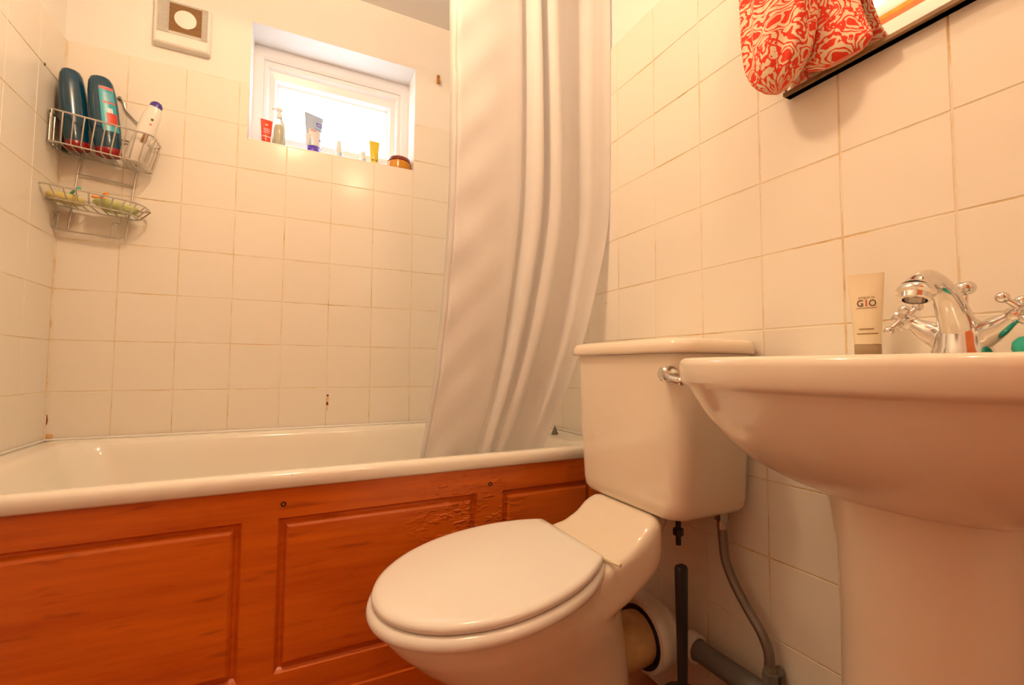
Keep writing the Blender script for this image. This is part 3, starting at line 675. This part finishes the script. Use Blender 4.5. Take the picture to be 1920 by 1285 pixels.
# ------------------------------------------------------------------ flattened tube containers
def oval(cx, cy, z, a, b, n=28, p=2.0):
    return [Vector((cx+a*math.copysign(abs(math.cos(2*PI*k/n))**(2/p), math.cos(2*PI*k/n)), cy+b*math.copysign(abs(math.sin(2*PI*k/n))**(2/p), math.sin(2*PI*k/n)), z)) for k in range(n)]
def place(R, loc): return lambda v: R @ v + Vector(loc)
def squeeze_tube(name, label, cat, loc, R, h, capa, capb, caph, topw, body, cap, patches=(), sh=.012, crimp=.006, group=None):
    """a tube standing on its cap, flat crimp at the top; local x = width, y = depth (front is -y)"""
    t = thing(name, label, cat, loc, group); P = place(R, loc)
    G().rings([oval(0, 0, 0, capa*.96, capb*.96), oval(0, 0, .001, capa, capb), oval(0, 0, caph-.001, capa, capb), oval(0, 0, caph, capa*.95, capb*.95)]).xf(P).build('cap', cap, t, angle=50)
    def ab(z):
        q = (z-caph)/(h-caph)
        a = capa*1.0+(topw-capa)*q**1.0; b = interp([(0, capb*1.02), (.25, capb*.98), (.6, capb*.62), (.92, .0022), (1, .0012)], q)
        return a, b
    zs_ = [caph+(h-caph)*q for q in (0, .02, .1, .2, .3, .4, .5, .6, .7, .8, .88, .93, .95, 1)]
    G().rings([oval(0, 0, z, *ab(z), p=2.2) for z in zs_]).xf(P).build('body', body, t, angle=60)
    for (nm, m, x0, x1, z0, z1) in patches:
        vs = []; fs = []; nx, nz = 8, 6
        for j in range(nz+1):
            z = z0+(z1-z0)*j/nz; a, b = ab(z)
            for i in range(nx+1):
                x = x0+(x1-x0)*i/nx; yy = -b*(max(0, 1-abs(x/a)**2.2))**(1/2.2)-.0005; vs.append(P(Vector((x, yy, z))))
        for j in range(nz):
            for i in range(nx): a_ = j*(nx+1)+i; fs.append((a_, a_+1, a_+nx+2, a_+nx+1))
        G().add(vs, fs).build(nm, m, t, normals=False)
    return t, P, ab
RZ = lambda d: Matrix.Rotation(math.radians(d), 3, 'Z')
RX = lambda d: Matrix.Rotation(math.radians(d), 3, 'X')
RY = lambda d: Matrix.Rotation(math.radians(d), 3, 'Y')
SZ = WZ0+.004
squeeze_tube('squeeze_tube', 'small red squeeze tube on the window sill', 'tube', (.527, .05, SZ), RZ(12), .101, .0135, .012, .020, .0195, 'tube_red', 'tube_red',
    [('print', 'tube_pale', -.004, .004, .078, .083), ('print', 'tube_pale', -.010, .010, .064, .066), ('print', 'tube_pale', -.009, .011, .057, .0595), ('print', 'tube_pale', -.010, .009, .050, .052), ('print', 'tube_pale', -.0135, .0135, .0345, .0375)])
pb_ = thing('pump_bottle', 'translucent yellowish lotion bottle with white cap on the window sill', 'bottle', (.567, .062, SZ))
def ovl(z, a, b): return oval(.567, .062, SZ+z, a, b, 28, 2.3)
G().rings([ovl(0, .019, .014), ovl(.002, .0212, .016), ovl(.08, .0212, .016), ovl(.098, .019, .0145), ovl(.112, .013, .011), ovl(.120, .0085, .0085), ovl(.126, .008, .008)]).build('body', 'clear_plastic', pb_, angle=60)
G().rings([ovl(.004, .0150, .0110), ovl(.05, .0150, .0110), ovl(.085, .0145, .0105), ovl(.095, .010, .008)]).build('lotion', 'lotion', pb_, angle=60)
G().lathe([(0, .010), (.012, .010), (.014, .0065), (.026, .006), (.027, .010), (.034, .0105), (.038, .007), (.0385, 0)], (.567, .062, SZ+.122), (0, 0, 1), 20).tube([(.567, .062, SZ+.154), (.550, .058, SZ+.154), (.544, .057, SZ+.150)], .0035, 8).build('pump', 'white_plastic', pb_)
squeeze_tube('squeeze_tube', 'tall pale blue squeeze tube with purple cap on the window sill', 'tube', (.684, .055, SZ), RZ(24) @ RX(-2), .163, .0225, .0185, .036, .0365, 'tube_blue', 'cap_purple',
    [('print', 'tube_pale', -.030, .030, .038, .098), ('logo_box', 'cap_purple', .006, .028, .118, .134), ('logo_print', 'tube_blue', .009, .025, .1215, .1305), ('print', 'cap_purple', -.004, .026, .104, .1055), ('print', 'pink_print', -.018, .002, .092, .096), ('print', 'cap_purple', .012, .022, .060, .066)])
for i, (x, y, h, lab) in enumerate(((.772, .055, .082, 'slim white bottle on the window sill beside the purple capped tube'), (.860, .050, .058, 'short white bottle on the window sill beside the yellow tube'))):
    wb = thing('small_bottle', lab, 'bottle', (x, y, SZ))
    G().lathe([(0, .010), (.001, .0115), (h*.62, .0115), (h*.72, .0075), (h*.74, .0065), (h*.74, 0)], (x, y, SZ), (0, 0, 1), 22).build('body', 'white_bottle', wb, angle=50)
    G().lathe([(0, .0085), (h*.22, .0078), (h*.26, .006), (h*.26, 0)], (x, y, SZ+h*.73), (0, 0, 1), 20).build('cap', 'upvc', wb, angle=50)
    vs = []; fs = []
    for k in range(7):
        a = math.radians(-100+12*k); c = Vector((x+.0118*math.cos(a), y+.0118*math.sin(a), 0)); vs += [c+Vector((0, 0, SZ+h*.15)), c+Vector((0, 0, SZ+h*.42))]
    G().add(vs, [(2*k, 2*k+2, 2*k+3, 2*k+1) for k in range(6)]).build('print', 'tube_blue', wb)
squeeze_tube('squeeze_tube', 'small plain yellow squeeze tube with black banded cap on the window sill', 'tube', (.903, .055, SZ), RZ(6), .109, .0140, .012, .026, .0205, 'tube_yellow', 'tube_yellow',
    [('cap_band', 'dark_print', -.0115, -.003, .0275, .0305), ('cap_band', 'dark_print', .001, .0115, .0275, .0305)])
jr = thing('cream_jar', 'round amber cosmetic jar with dark red lid on the window sill', 'jar', (1.002, .062, SZ))
G().lathe([(0, .040), (.002, .045), (.02, .0465), (.040, .0455), (.044, .040), (.044, 0)], (1.002, .062, SZ), (0, 0, 1), 40).build('pot', 'amber', jr, angle=50)
G().lathe([(0, .0435), (.001, .0455), (.012, .0445), (.016, .040), (.018, .02), (.018, 0)], (1.002, .062, SZ+.043), (0, 0, 1), 40).build('lid', 'jar_lid', jr, angle=50)

# lettered tube on the basin
GX = 1.438
gloc = (GX, -1.370, .8214)
GR = RZ(-64) @ RX(2)
gt, GP, gab = squeeze_tube('aftershave_tube', 'cream squeeze tube with brown cap standing on the basin beside the tap', 'tube', gloc, GR, .128, .0170, .0145, .018, .0232, 'gio_tube', 'gio_cap', [])
def text_part(s, size, x, z, m, parent, sx=1.0):
    cu = bpy.data.curves.new('print', 'FONT'); cu.body = s; cu.size = size; cu.align_x = 'CENTER'; cu.resolution_u = 3; cu.offset = size*.012
    to = bpy.data.objects.new('print', cu); COL.objects.link(to)
    dg = bpy.context.evaluated_depsgraph_get(); me = bpy.data.meshes.new_from_object(to.evaluated_get(dg)); bpy.data.objects.remove(to); 
    off = root_loc(parent)
    for v in me.vertices:
        lx, lz = x+v.co.x*sx, z+v.co.y; a, b = gab(lz); yy = -b*(max(0, 1-abs(lx/a)**2.2))**(1/2.2)-.0006
        v.co = GP(Vector((lx, yy, lz)))-off
    me.materials.clear(); me.materials.append(MATS[m]); me.name = 'print'
    return link('print', me, None, parent)
text_part('ACQUA DI', .0042, 0.0, .0885, 'brown_print', gt)
text_part('G', .0145, -.0078, .0765, 'dark_print', gt, .8)
text_part('I', .0145, -.0002, .0765, 'red_print', gt, .9)
text_part('O', .0145, .0074, .0765, 'dark_print', gt, .8)
def bars(z, x0, x1, w):
    vs = []; fs = []
    for k in range(9):
        x = x0+(x1-x0)*k/8
        for zz in (z, z+w):
            a, b = gab(zz); vs.append(GP(Vector((x, -b*(max(0, 1-abs(x/a)**2.2))**(1/2.2)-.0006, zz))))
    G().add(vs, [(2*k, 2*k+2, 2*k+3, 2*k+1) for k in range(8)]).build('print_line', 'brown_print', gt)
bars(.0735, -.0125, .0125, .0009); bars(.0405, -.010, .008, .0016); bars(.0335, -.013, .013, .0014)
tq = thing('nail_brush', 'turquoise plastic object lying on the basin beside the tap', 'brush', (1.40, -1.562, .8212))
G().rings([oval(1.40, -1.562, .8212+z, a, b, 24, 2.6) for z, a, b in ((-.001, .026, .021), (.004, .028, .023), (.012, .027, .022), (.018, .021, .017), (.020, .01, .008))]).build('body', 'turquoise', tq, angle=60)

# ------------------------------------------------------------------ mirror and cloth
mir = thing('wall_mirror', 'large wall mirror with a dark lower edge above the basin', 'mirror', (XR, -1.55, 1.32))
my0, my1, mz0, mz1, mx = -1.98, -1.228, 1.322, 1.95, XR-.019
G().box((mx+.004, my0, mz0), (XR+.001, my1, mz1)).build('backing', 'mirror_back', mir, smooth=False, bevel=.001)
bv = .030
G().add([(mx, my0+bv, mz0+bv), (mx, my1-bv, mz0+bv), (mx, my1-bv, mz1-bv), (mx, my0+bv, mz1-bv)], [(0, 3, 2, 1)]).build('glass', 'mirror_glass', mir, smooth=False, normals=False)
o1 = [Vector((mx+.0045, my0, mz0+.006)), Vector((mx+.0045, my1-.003, mz0+.006)), Vector((mx+.0045, my1-.003, mz1)), Vector((mx+.0045, my0, mz1))]
i1 = [Vector((mx, my0+bv, mz0+bv)), Vector((mx, my1-bv, mz0+bv)), Vector((mx, my1-bv, mz1-bv)), Vector((mx, my0+bv, mz1-bv))]
G().rings([o1, i1], True, False, False).build('bevel', 'mirror_bevel', mir, smooth=False)
g = G().box((mx-.0015, my0, mz0), (XR+.001, my1, mz0+.0075)); g.build('edge_strip', 'mirror_back', mir, smooth=False, bevel=.0008)

# patterned cloth pouch over the mirror's corner
def pouch(name, parent, rows, n=72, nf=7, fold=.16, ph=0.0, uvs=(1, 1)):
    """rows: (z, yc, half width, xc, half depth)"""
    m = 40; z0, z1 = rows[0][0], rows[-1][0]; key = lambda i: [(r[0], r[i]) for r in rows]
    vs = []; uv = []
    for j in range(m+1):
        z = z0+(z1-z0)*j/m
        yc, hw, xc, hd = (interp(key(i), z) for i in (1, 2, 3, 4))
        q = min(1, (z-z0)/.07)
        for k in range(n):
            a = 2*PI*k/n
            f = 1+q*fold*(math.sin(nf*a+ph+5*z)*.6+.4*math.sin((nf*2-3)*a+1.7*ph+11*z))
            vs.append(Vector((xc-hd*math.cos(a)*f, yc+hw*math.sin(a)*(1+.25*(f-1)), z+.004*math.sin(3*a+z*30)*q)))
    g = G(); rr = [vs[j*n:(j+1)*n] for j in range(m+1)]; g.rings(rr)
    o = g.build(name, 'printed_cotton', parent, angle=180)
    me = o.data; ul = me.uv_layers.new(name='UVMap')
    for l in me.loops:
        vi = l.vertex_index; k = vi % n; j = vi//n; a = k/n if k <= n/2 else 1-k/n
        ul.data[l.index].uv = (a*uvs[0]+ph*.13, (z1-z0)*j/m*uvs[1])
    return o
cb = thing('cloth_bag', 'red and cream patterned cloth bag hanging over the mirror corner', 'cloth bag', (1.41, -1.22, 1.30))
pouch('bag', cb, [(1.298, -1.256, .006, 1.408, .006), (1.303, -1.257, .018, 1.408, .016), (1.320, -1.258, .036, 1.406, .028), (1.345, -1.260, .052, 1.406, .036), (1.40, -1.262, .062, 1.408, .042), (1.47, -1.262, .067, 1.412, .044), (1.56, -1.262, .072, 1.415, .040), (1.66, -1.26, .065, 1.427, .03), (1.74, -1.258, .05, 1.440, .02)], nf=6, fold=.24, ph=.9, uvs=(.42, 1.5))
pouch('flap', cb, [(1.318, -1.345, .030, 1.448, .006), (1.328, -1.338, .050, 1.446, .013), (1.36, -1.328, .052, 1.444, .017), (1.42, -1.315, .051, 1.443, .019), (1.52, -1.300, .049, 1.443, .019), (1.62, -1.285, .046, 1.445, .017), (1.74, -1.265, .04, 1.448, .014)], nf=5, fold=.24, ph=2.6, uvs=(.36, 1.5))
G().tube([(1.445, -1.25, 1.735), (1.45, -1.25, 1.80), (1.468, -1.252, 1.84)], .004, 8, 4).build('drawstring', 'printed_cotton', cb)

# ------------------------------------------------------------------ extractor fan
fan = thing('extractor_fan', 'square white extractor fan grille high on the end wall', 'extractor fan', (.282, .004, 1.90))
fx0, fx1, fz0, fz1 = .207, .360, 1.826, 1.980
def fr(ins, y, r): return [Vector((p.x, y, p.y)) for p in rrect(fx0+ins, fx1-ins, fz0+ins, fz1-ins, r, 0, 4)]
G().rings([fr(0, TD+.001, .006), fr(0, -.014, .006), fr(.003, -.019, .005), fr(.008, -.021, .004), fr(.0085, -.018, .004), fr(.0095, -.0175, .004)]).build('housing', 'white_plastic', fan, angle=50)
qx0, qx1, qz0, qz1 = fx0+.040, fx1-.026, fz0+.048, fz1-.012
G().box((qx0, -.0188, qz0), (qx1, -.0172, qz1)).build('opening', 'fan_dark', fan, smooth=False)
fc = ((qx0+qx1)/2, -.0185, (qz0+qz1)/2)
G().lathe([(-.002, .030), (.0022, .030), (.0028, .0285), (.0028, 0)], fc, (0, -1, 0), 32).build('hub_disc', 'white_plastic', fan, angle=50)
nl = 19
for k in range(nl):
    z = fz0+.040+(fz1-fz0-.052)*k/(nl-1)
    for a, b, m_, dp in ((fx0+.010, qx0, 'white_plastic', .003), (qx0, qx1, 'fan_slat_brown', .0010), (qx1, fx1-.009, 'white_plastic', .003)):
        if m_ == 'fan_slat_brown' and not qz0 < z < qz1-.003: m_ = 'white_plastic'
        G().add([(a, -.0188, z), (b, -.0188, z), (b, -.0192-dp, z+.0012), (a, -.0192-dp, z+.0012), (a, -.0188, z+.0030), (b, -.0188, z+.0030)], [(0, 1, 2, 3), (3, 2, 5, 4), (0, 3, 4), (1, 5, 2), (0, 4, 5, 1)]).build('slat', m_, fan, smooth=False)
# brown hook by the window
hk = thing('wall_hook', 'small brown hook fixed beside the window', 'hook', (1.144, 0, 1.98))
G().box((1.138, -.002, 1.965), (1.150, TD+.002, 2.0)).build('plate', 'brass_hook', hk, bevel=.0015)
G().tube([(1.144, -.001, 1.992), (1.144, -.012, 1.985), (1.143, -.018, 1.972), (1.143, -.013, 1.962), (1.143, -.006, 1.962)], .0028, 8, 4).build('prong', 'brass_hook', hk)

# ------------------------------------------------------------------ wire caddy
HP = Vector((.130, 0, 1.620)); TH = math.radians(6.0)
def cw(u, d, w):
    """caddy coordinates: u right, d out from the wall, w up, hung from HP and tilted"""
    return Vector((HP.x+u*math.cos(TH)+w*math.sin(TH), -d, HP.z-u*math.sin(TH)+w*math.cos(TH)))
cad = thing('shower_caddy', 'chrome wire shower caddy hanging in the corner of the tiled wall', 'shower caddy', (.130, -.01, 1.40))
def wire(pts, r=.0019, n=6, sm=0, closed=False, name=None, g=None):
    P = [cw(*p) for p in pts]; return (g or G()).tube(P, r, n, sm, closed)
wire([(-.062, .008, -.205), (-.062, .008, -.075), (-.045, .008, -.052), (-.022, .008, -.030), (-.012, .008, -.006), (0, .008, .003), (.012, .008, -.006), (.022, .008, -.030), (.048, .008, -.055), (.072, .008, -.080), (.072, .008, -.205)], .0026, 8, 5).build('hanger', 'wire_chrome', cad)
for u in (-.060, .074): wire([(u, .008, -.20), (u+.004, .008, -.43)], .0026, 8).build('upright', 'wire_chrome', cad)
wire([(-.061, .009, -.262), (.075, .009, -.262)], .0026, 8).build('crossbar', 'wire_chrome', cad)
g = G(); wire([(-.088, .013, -.395), (-.088, .024, -.425), (-.080, .026, -.436), (-.056, .026, -.440), (.04, .026, -.437), (.066, .026, -.436), (.074, .02, -.432)], .0026, 8, 5, g=g)
g.build('towel_bar', 'wire_chrome', cad)
for u in (-.082, .052): wire([(u, .026, -.435), (u, .036, -.430), (u, .040, -.405), (u, .034, -.392), (u+.012, .034, -.392), (u+.012, .040, -.405), (u+.012, .036, -.430), (u+.012, .026, -.437)], .0018, 6, 4).build('hook', 'wire_chrome', cad)
# upper basket
def loop(u0, u1, d0, d1, w, r=.02): return [(p.x, p.y, w) for p in rrect(u0, u1, d0, d1, r, 0, 4)]
wire(loop(-.112, .128, .010, .112, -.126), .0026, 8, 0, True).build('basket_rim', 'wire_chrome', cad)
wire(loop(-.104, .118, .012, .104, -.212), .0022, 8, 0, True).build('basket_base', 'wire_chrome', cad)
for k in range(10):
    u = -.100+.0235*k; ub = -.094+.0218*k
    wire([(u, .112, -.126), (ub, .105, -.205), (ub, .100, -.2125), (ub, .012, -.2125)]).build('basket_wire', 'wire_chrome', cad)
for d in (.035, .06, .085):
    for sgn, ut, ub in ((-1, -.112, -.104), (1, .128, .118)): wire([(ut, d, -.126), (ub, d, -.212)]).build('basket_wire', 'wire_chrome', cad)
# soap tray
wire(loop(-.118, .134, .010, .118, -.338, .045), .0026, 8, 0, True).build('tray_rim', 'wire_chrome', cad)
wire(loop(-.095, .110, .012, .095, -.368, .035), .0020, 8, 0, True).build('tray_base', 'wire_chrome', cad)
for k in range(9):
    u = -.085+.0235*k
    wire([(u*1.18, .117, -.338), (u, .094, -.367), (u, .012, -.368)]).build('tray_wire', 'wire_chrome', cad)
for d in (.035, .065, .09):
    for ut, ub in ((-.118, -.095), (.134, .110)): wire([(ut, d, -.338), (ub, d*.85, -.368)]).build('tray_wire', 'wire_chrome', cad)
wire([(.126, .10, -.128), (.132, .118, -.140), (.128, .124, -.158), (.122, .118, -.164), (.118, .112, -.150)], .0022, 6, 4).build('side_hook', 'wire_chrome', cad)
G().lathe([(-.003, .005), (.004, .005), (.006, .003), (.006, 0)], (HP.x, 0, HP.z+.005), (0, -1, 0), 12).build('screw', 'dark_gap', cad)

# bottles in the caddy
def flat_bottle(name, label, loc, R, h, a, b, m_body, m_cap, label_side=None, group=None):
    t = thing(name, label, 'bottle', loc, group); P = place(R, loc)
    G().rings([oval(0, 0, z, a*ka, b*kb, 28, 2.2) for z, ka, kb in ((0, .80, .85), (.002, .86, .92), (.018, .88, .95), (.020, .86, .93))]).xf(P).build('cap', m_cap, t, angle=50)
    prof = [(.020, .86), (.035, .92), (.08, 1.0), (h*.62, 1.0), (h*.80, .93), (h*.92, .82), (h*.975, .66), (h*.995, .45), (h, .25)]
    G().rings([oval(0, 0, z, a*k, b*min(1, k*1.05), 28, 2.2) for z, k in prof]).xf(P).build('body', m_body, t, angle=60)
    return t, P, prof
def label_patch(nm, t, P, a, b, prof, x0, x1, z0, z1, m, side=-1, lift=.0006):
    vs = []; fs = []; nx, nz = 10, 10
    for j in range(nz+1):
        z = z0+(z1-z0)*j/nz; k = interp(prof, z); A, B = a*k, b*min(1, k*1.05)
        for i in range(nx+1):
            x = (x0+(x1-x0)*i/nx)*(1-.10*max(0, (z-.12)/.08)); vs.append(P(Vector((x, side*(B*(max(0, 1-abs(x/A)**2.2))**(1/2.2)+lift), z))))
    for j in range(nz):
        for i in range(nx): q = j*(nx+1)+i; fs.append((q, q+1, q+nx+2, q+nx+1))
    return G().add(vs, fs).build(nm, m, t, normals=False)
z0b = 1.4135
b1, P1, pr = flat_bottle('shampoo_bottle', 'dark teal shampoo bottle in the caddy beside the tiled corner', (.0625, -.069, z0b+.0035), RY(-6.5) @ RZ(36), .232, .031, .021, 'teal_plastic', 'red_cap')
label_patch('label', b1, P1, .031, .021, pr, -.004, .024, .06, .17, 'teal_plastic')
b2, P2, pr = flat_bottle('shampoo_bottle', 'dark teal shampoo bottle with bright cyan label in the caddy', (.1315, -.066, z0b-.0005), RY(-7.5) @ RZ(20), .236, .034, .023, 'teal_plastic', 'red_cap')
label_patch('label', b2, P2, .034, .023, pr, -.010, .027, .068, .200, 'cyan_label')
label_patch('label_band', b2, P2, .034, .023, pr, -.008, .0262, .190, .199, 'pink_print', lift=.0011)
label_patch('label_band', b2, P2, .034, .023, pr, -.004, .0262, .150, .155, 'pink_print', lift=.0011)
label_patch('label_motif', b2, P2, .034, .023, pr, .002, .0262, .085, .122, 'red_print', lift=.0011)
label_patch('label_motif', b2, P2, .034, .023, pr, .006, .018, .122, .136, 'tube_pale', lift=.0011)
for zz in (.160, .166, .172, .178): label_patch('label_print', b2, P2, .034, .023, pr, 0, .022, zz, zz+.0022, 'tube_blue', lift=.0011)
b0, P0, pr = flat_bottle('shampoo_bottle', 'blackish bottle half hidden behind the teal bottles in the caddy', (.0225, -.034, z0b+.0058), RY(-1) @ RZ(88), .205, .0115, .0085, 'black_plastic', 'black_plastic')
wbt = thing('deodorant_bottle', 'white bottle with violet cap leaning in the caddy', 'bottle', (.187, -.072, z0b-.0065)); Pw = place(RY(16.5) @ RX(3), (.187, -.072, z0b-.0065))
G().rings([oval(0, 0, z, a, b, 28, 2.2) for z, a, b in ((0, .021, .016), (.002, .0235, .018), (.08, .0235, .018), (.15, .0225, .0172), (.172, .0195, .0155), (.180, .0165, .014))]).xf(Pw).build('body', 'white_bottle', wbt, angle=60)
G().rings([oval(0, 0, z, a, b, 28, 2.1) for z, a, b in ((.1795, .0165, .014), (.190, .0155, .013), (.197, .011, .0095), (.2, .004, .004))]).xf(Pw).build('cap', 'violet_cap', wbt, angle=60)
prw = [(0, 1), (.15, 1), (.2, .95)]
for (x0, x1, z0_, z1_, m_) in ((.007, .013, .135, .141, 'dark_print'), (.008, .013, .120, .125, 'pink_print'), (.004, .016, .060, .092, 'brown_print')):
    label_patch('print', wbt, Pw, .0235, .018, prw, x0, x1, z0_, z1_, m_)
# things in the soap tray
trz = cw(0, .05, -.366).z
def tray(u, d, h): return cw(u, d, -.366+h)
so = thing('soap_bar', 'pale yellow soap bar in the wire caddy tray', 'soap', tray(-.055, .06, 0))
c = tray(-.055, .058, .0135)
G().rings([[Vector((p.x, p.y, c.z-(p.x-c.x)*math.tan(TH)+dz)) for p in oval(c.x, c.y, 0, a, b, 26, 2.6)] for dz, a, b in ((-.0125, .034, .022), (-.008, .040, .027), (.004, .040, .027), (.010, .034, .022), (.012, .02, .012))]).build('bar', 'soap_yellow', so, angle=60)
c = tray(.058, .056, .0175)
spn = tag(G().rings([[Vector((p.x, p.y, c.z-(p.x-c.x)*math.tan(TH)+dz+.002*math.sin(60*p.x+80*p.y))) for p in oval(c.x, c.y, 0, a, b, 30, 2.3)] for dz, a, b in ((-.0145, .034, .022), (-.010, .046, .030), (.002, .055, .036), (.009, .048, .031), (.013, .03, .02))]).build('sponge', 'soap_green', angle=80), 'greenish yellow sponge in the wire caddy tray', 'sponge')
def razor(label, a, b, m, head):
    t = thing('razor', label, 'razor', a); a, b = Vector(a), Vector(b); d = (b-a)
    G().tube([a, a+d*.4+Vector((0, 0, .002)), b], lambda q: .0048-.0015*q, 8, 5).build('handle', m, t)
    q = d.normalized(); s_ = q.cross(Vector((0, 0, 1))).normalized(); n_ = s_.cross(q)
    G().box((-.018, -.004, -.0035), (.018, .004, .0035)).xf(lambda v: b+s_*v.x+q*v.y+n_*v.z).build('head', head, t, bevel=.001)
razor('teal handled razor lying across the caddy tray', tray(-.010, .117, .0345), tray(-.058, .034, .0315), 'razor_teal', 'razor_teal')
razor('orange handled razor lying across the caddy tray', tray(.050, .117, .0350), tray(.018, .060, .0335), 'razor_orange', 'razor_orange')

# small grey cone on the bath rim by the curtain hem
tag(G().lathe([(0, .011), (.002, .0115), (.012, .0075), (.026, .002), (.0265, 0)], (1.415, -.475, .5795), (0, 0, 1), 20).build('metal_cone', 'metal_grey', angle=50), 'small dark grey cone on the bath rim by the curtain hem', 'cone')
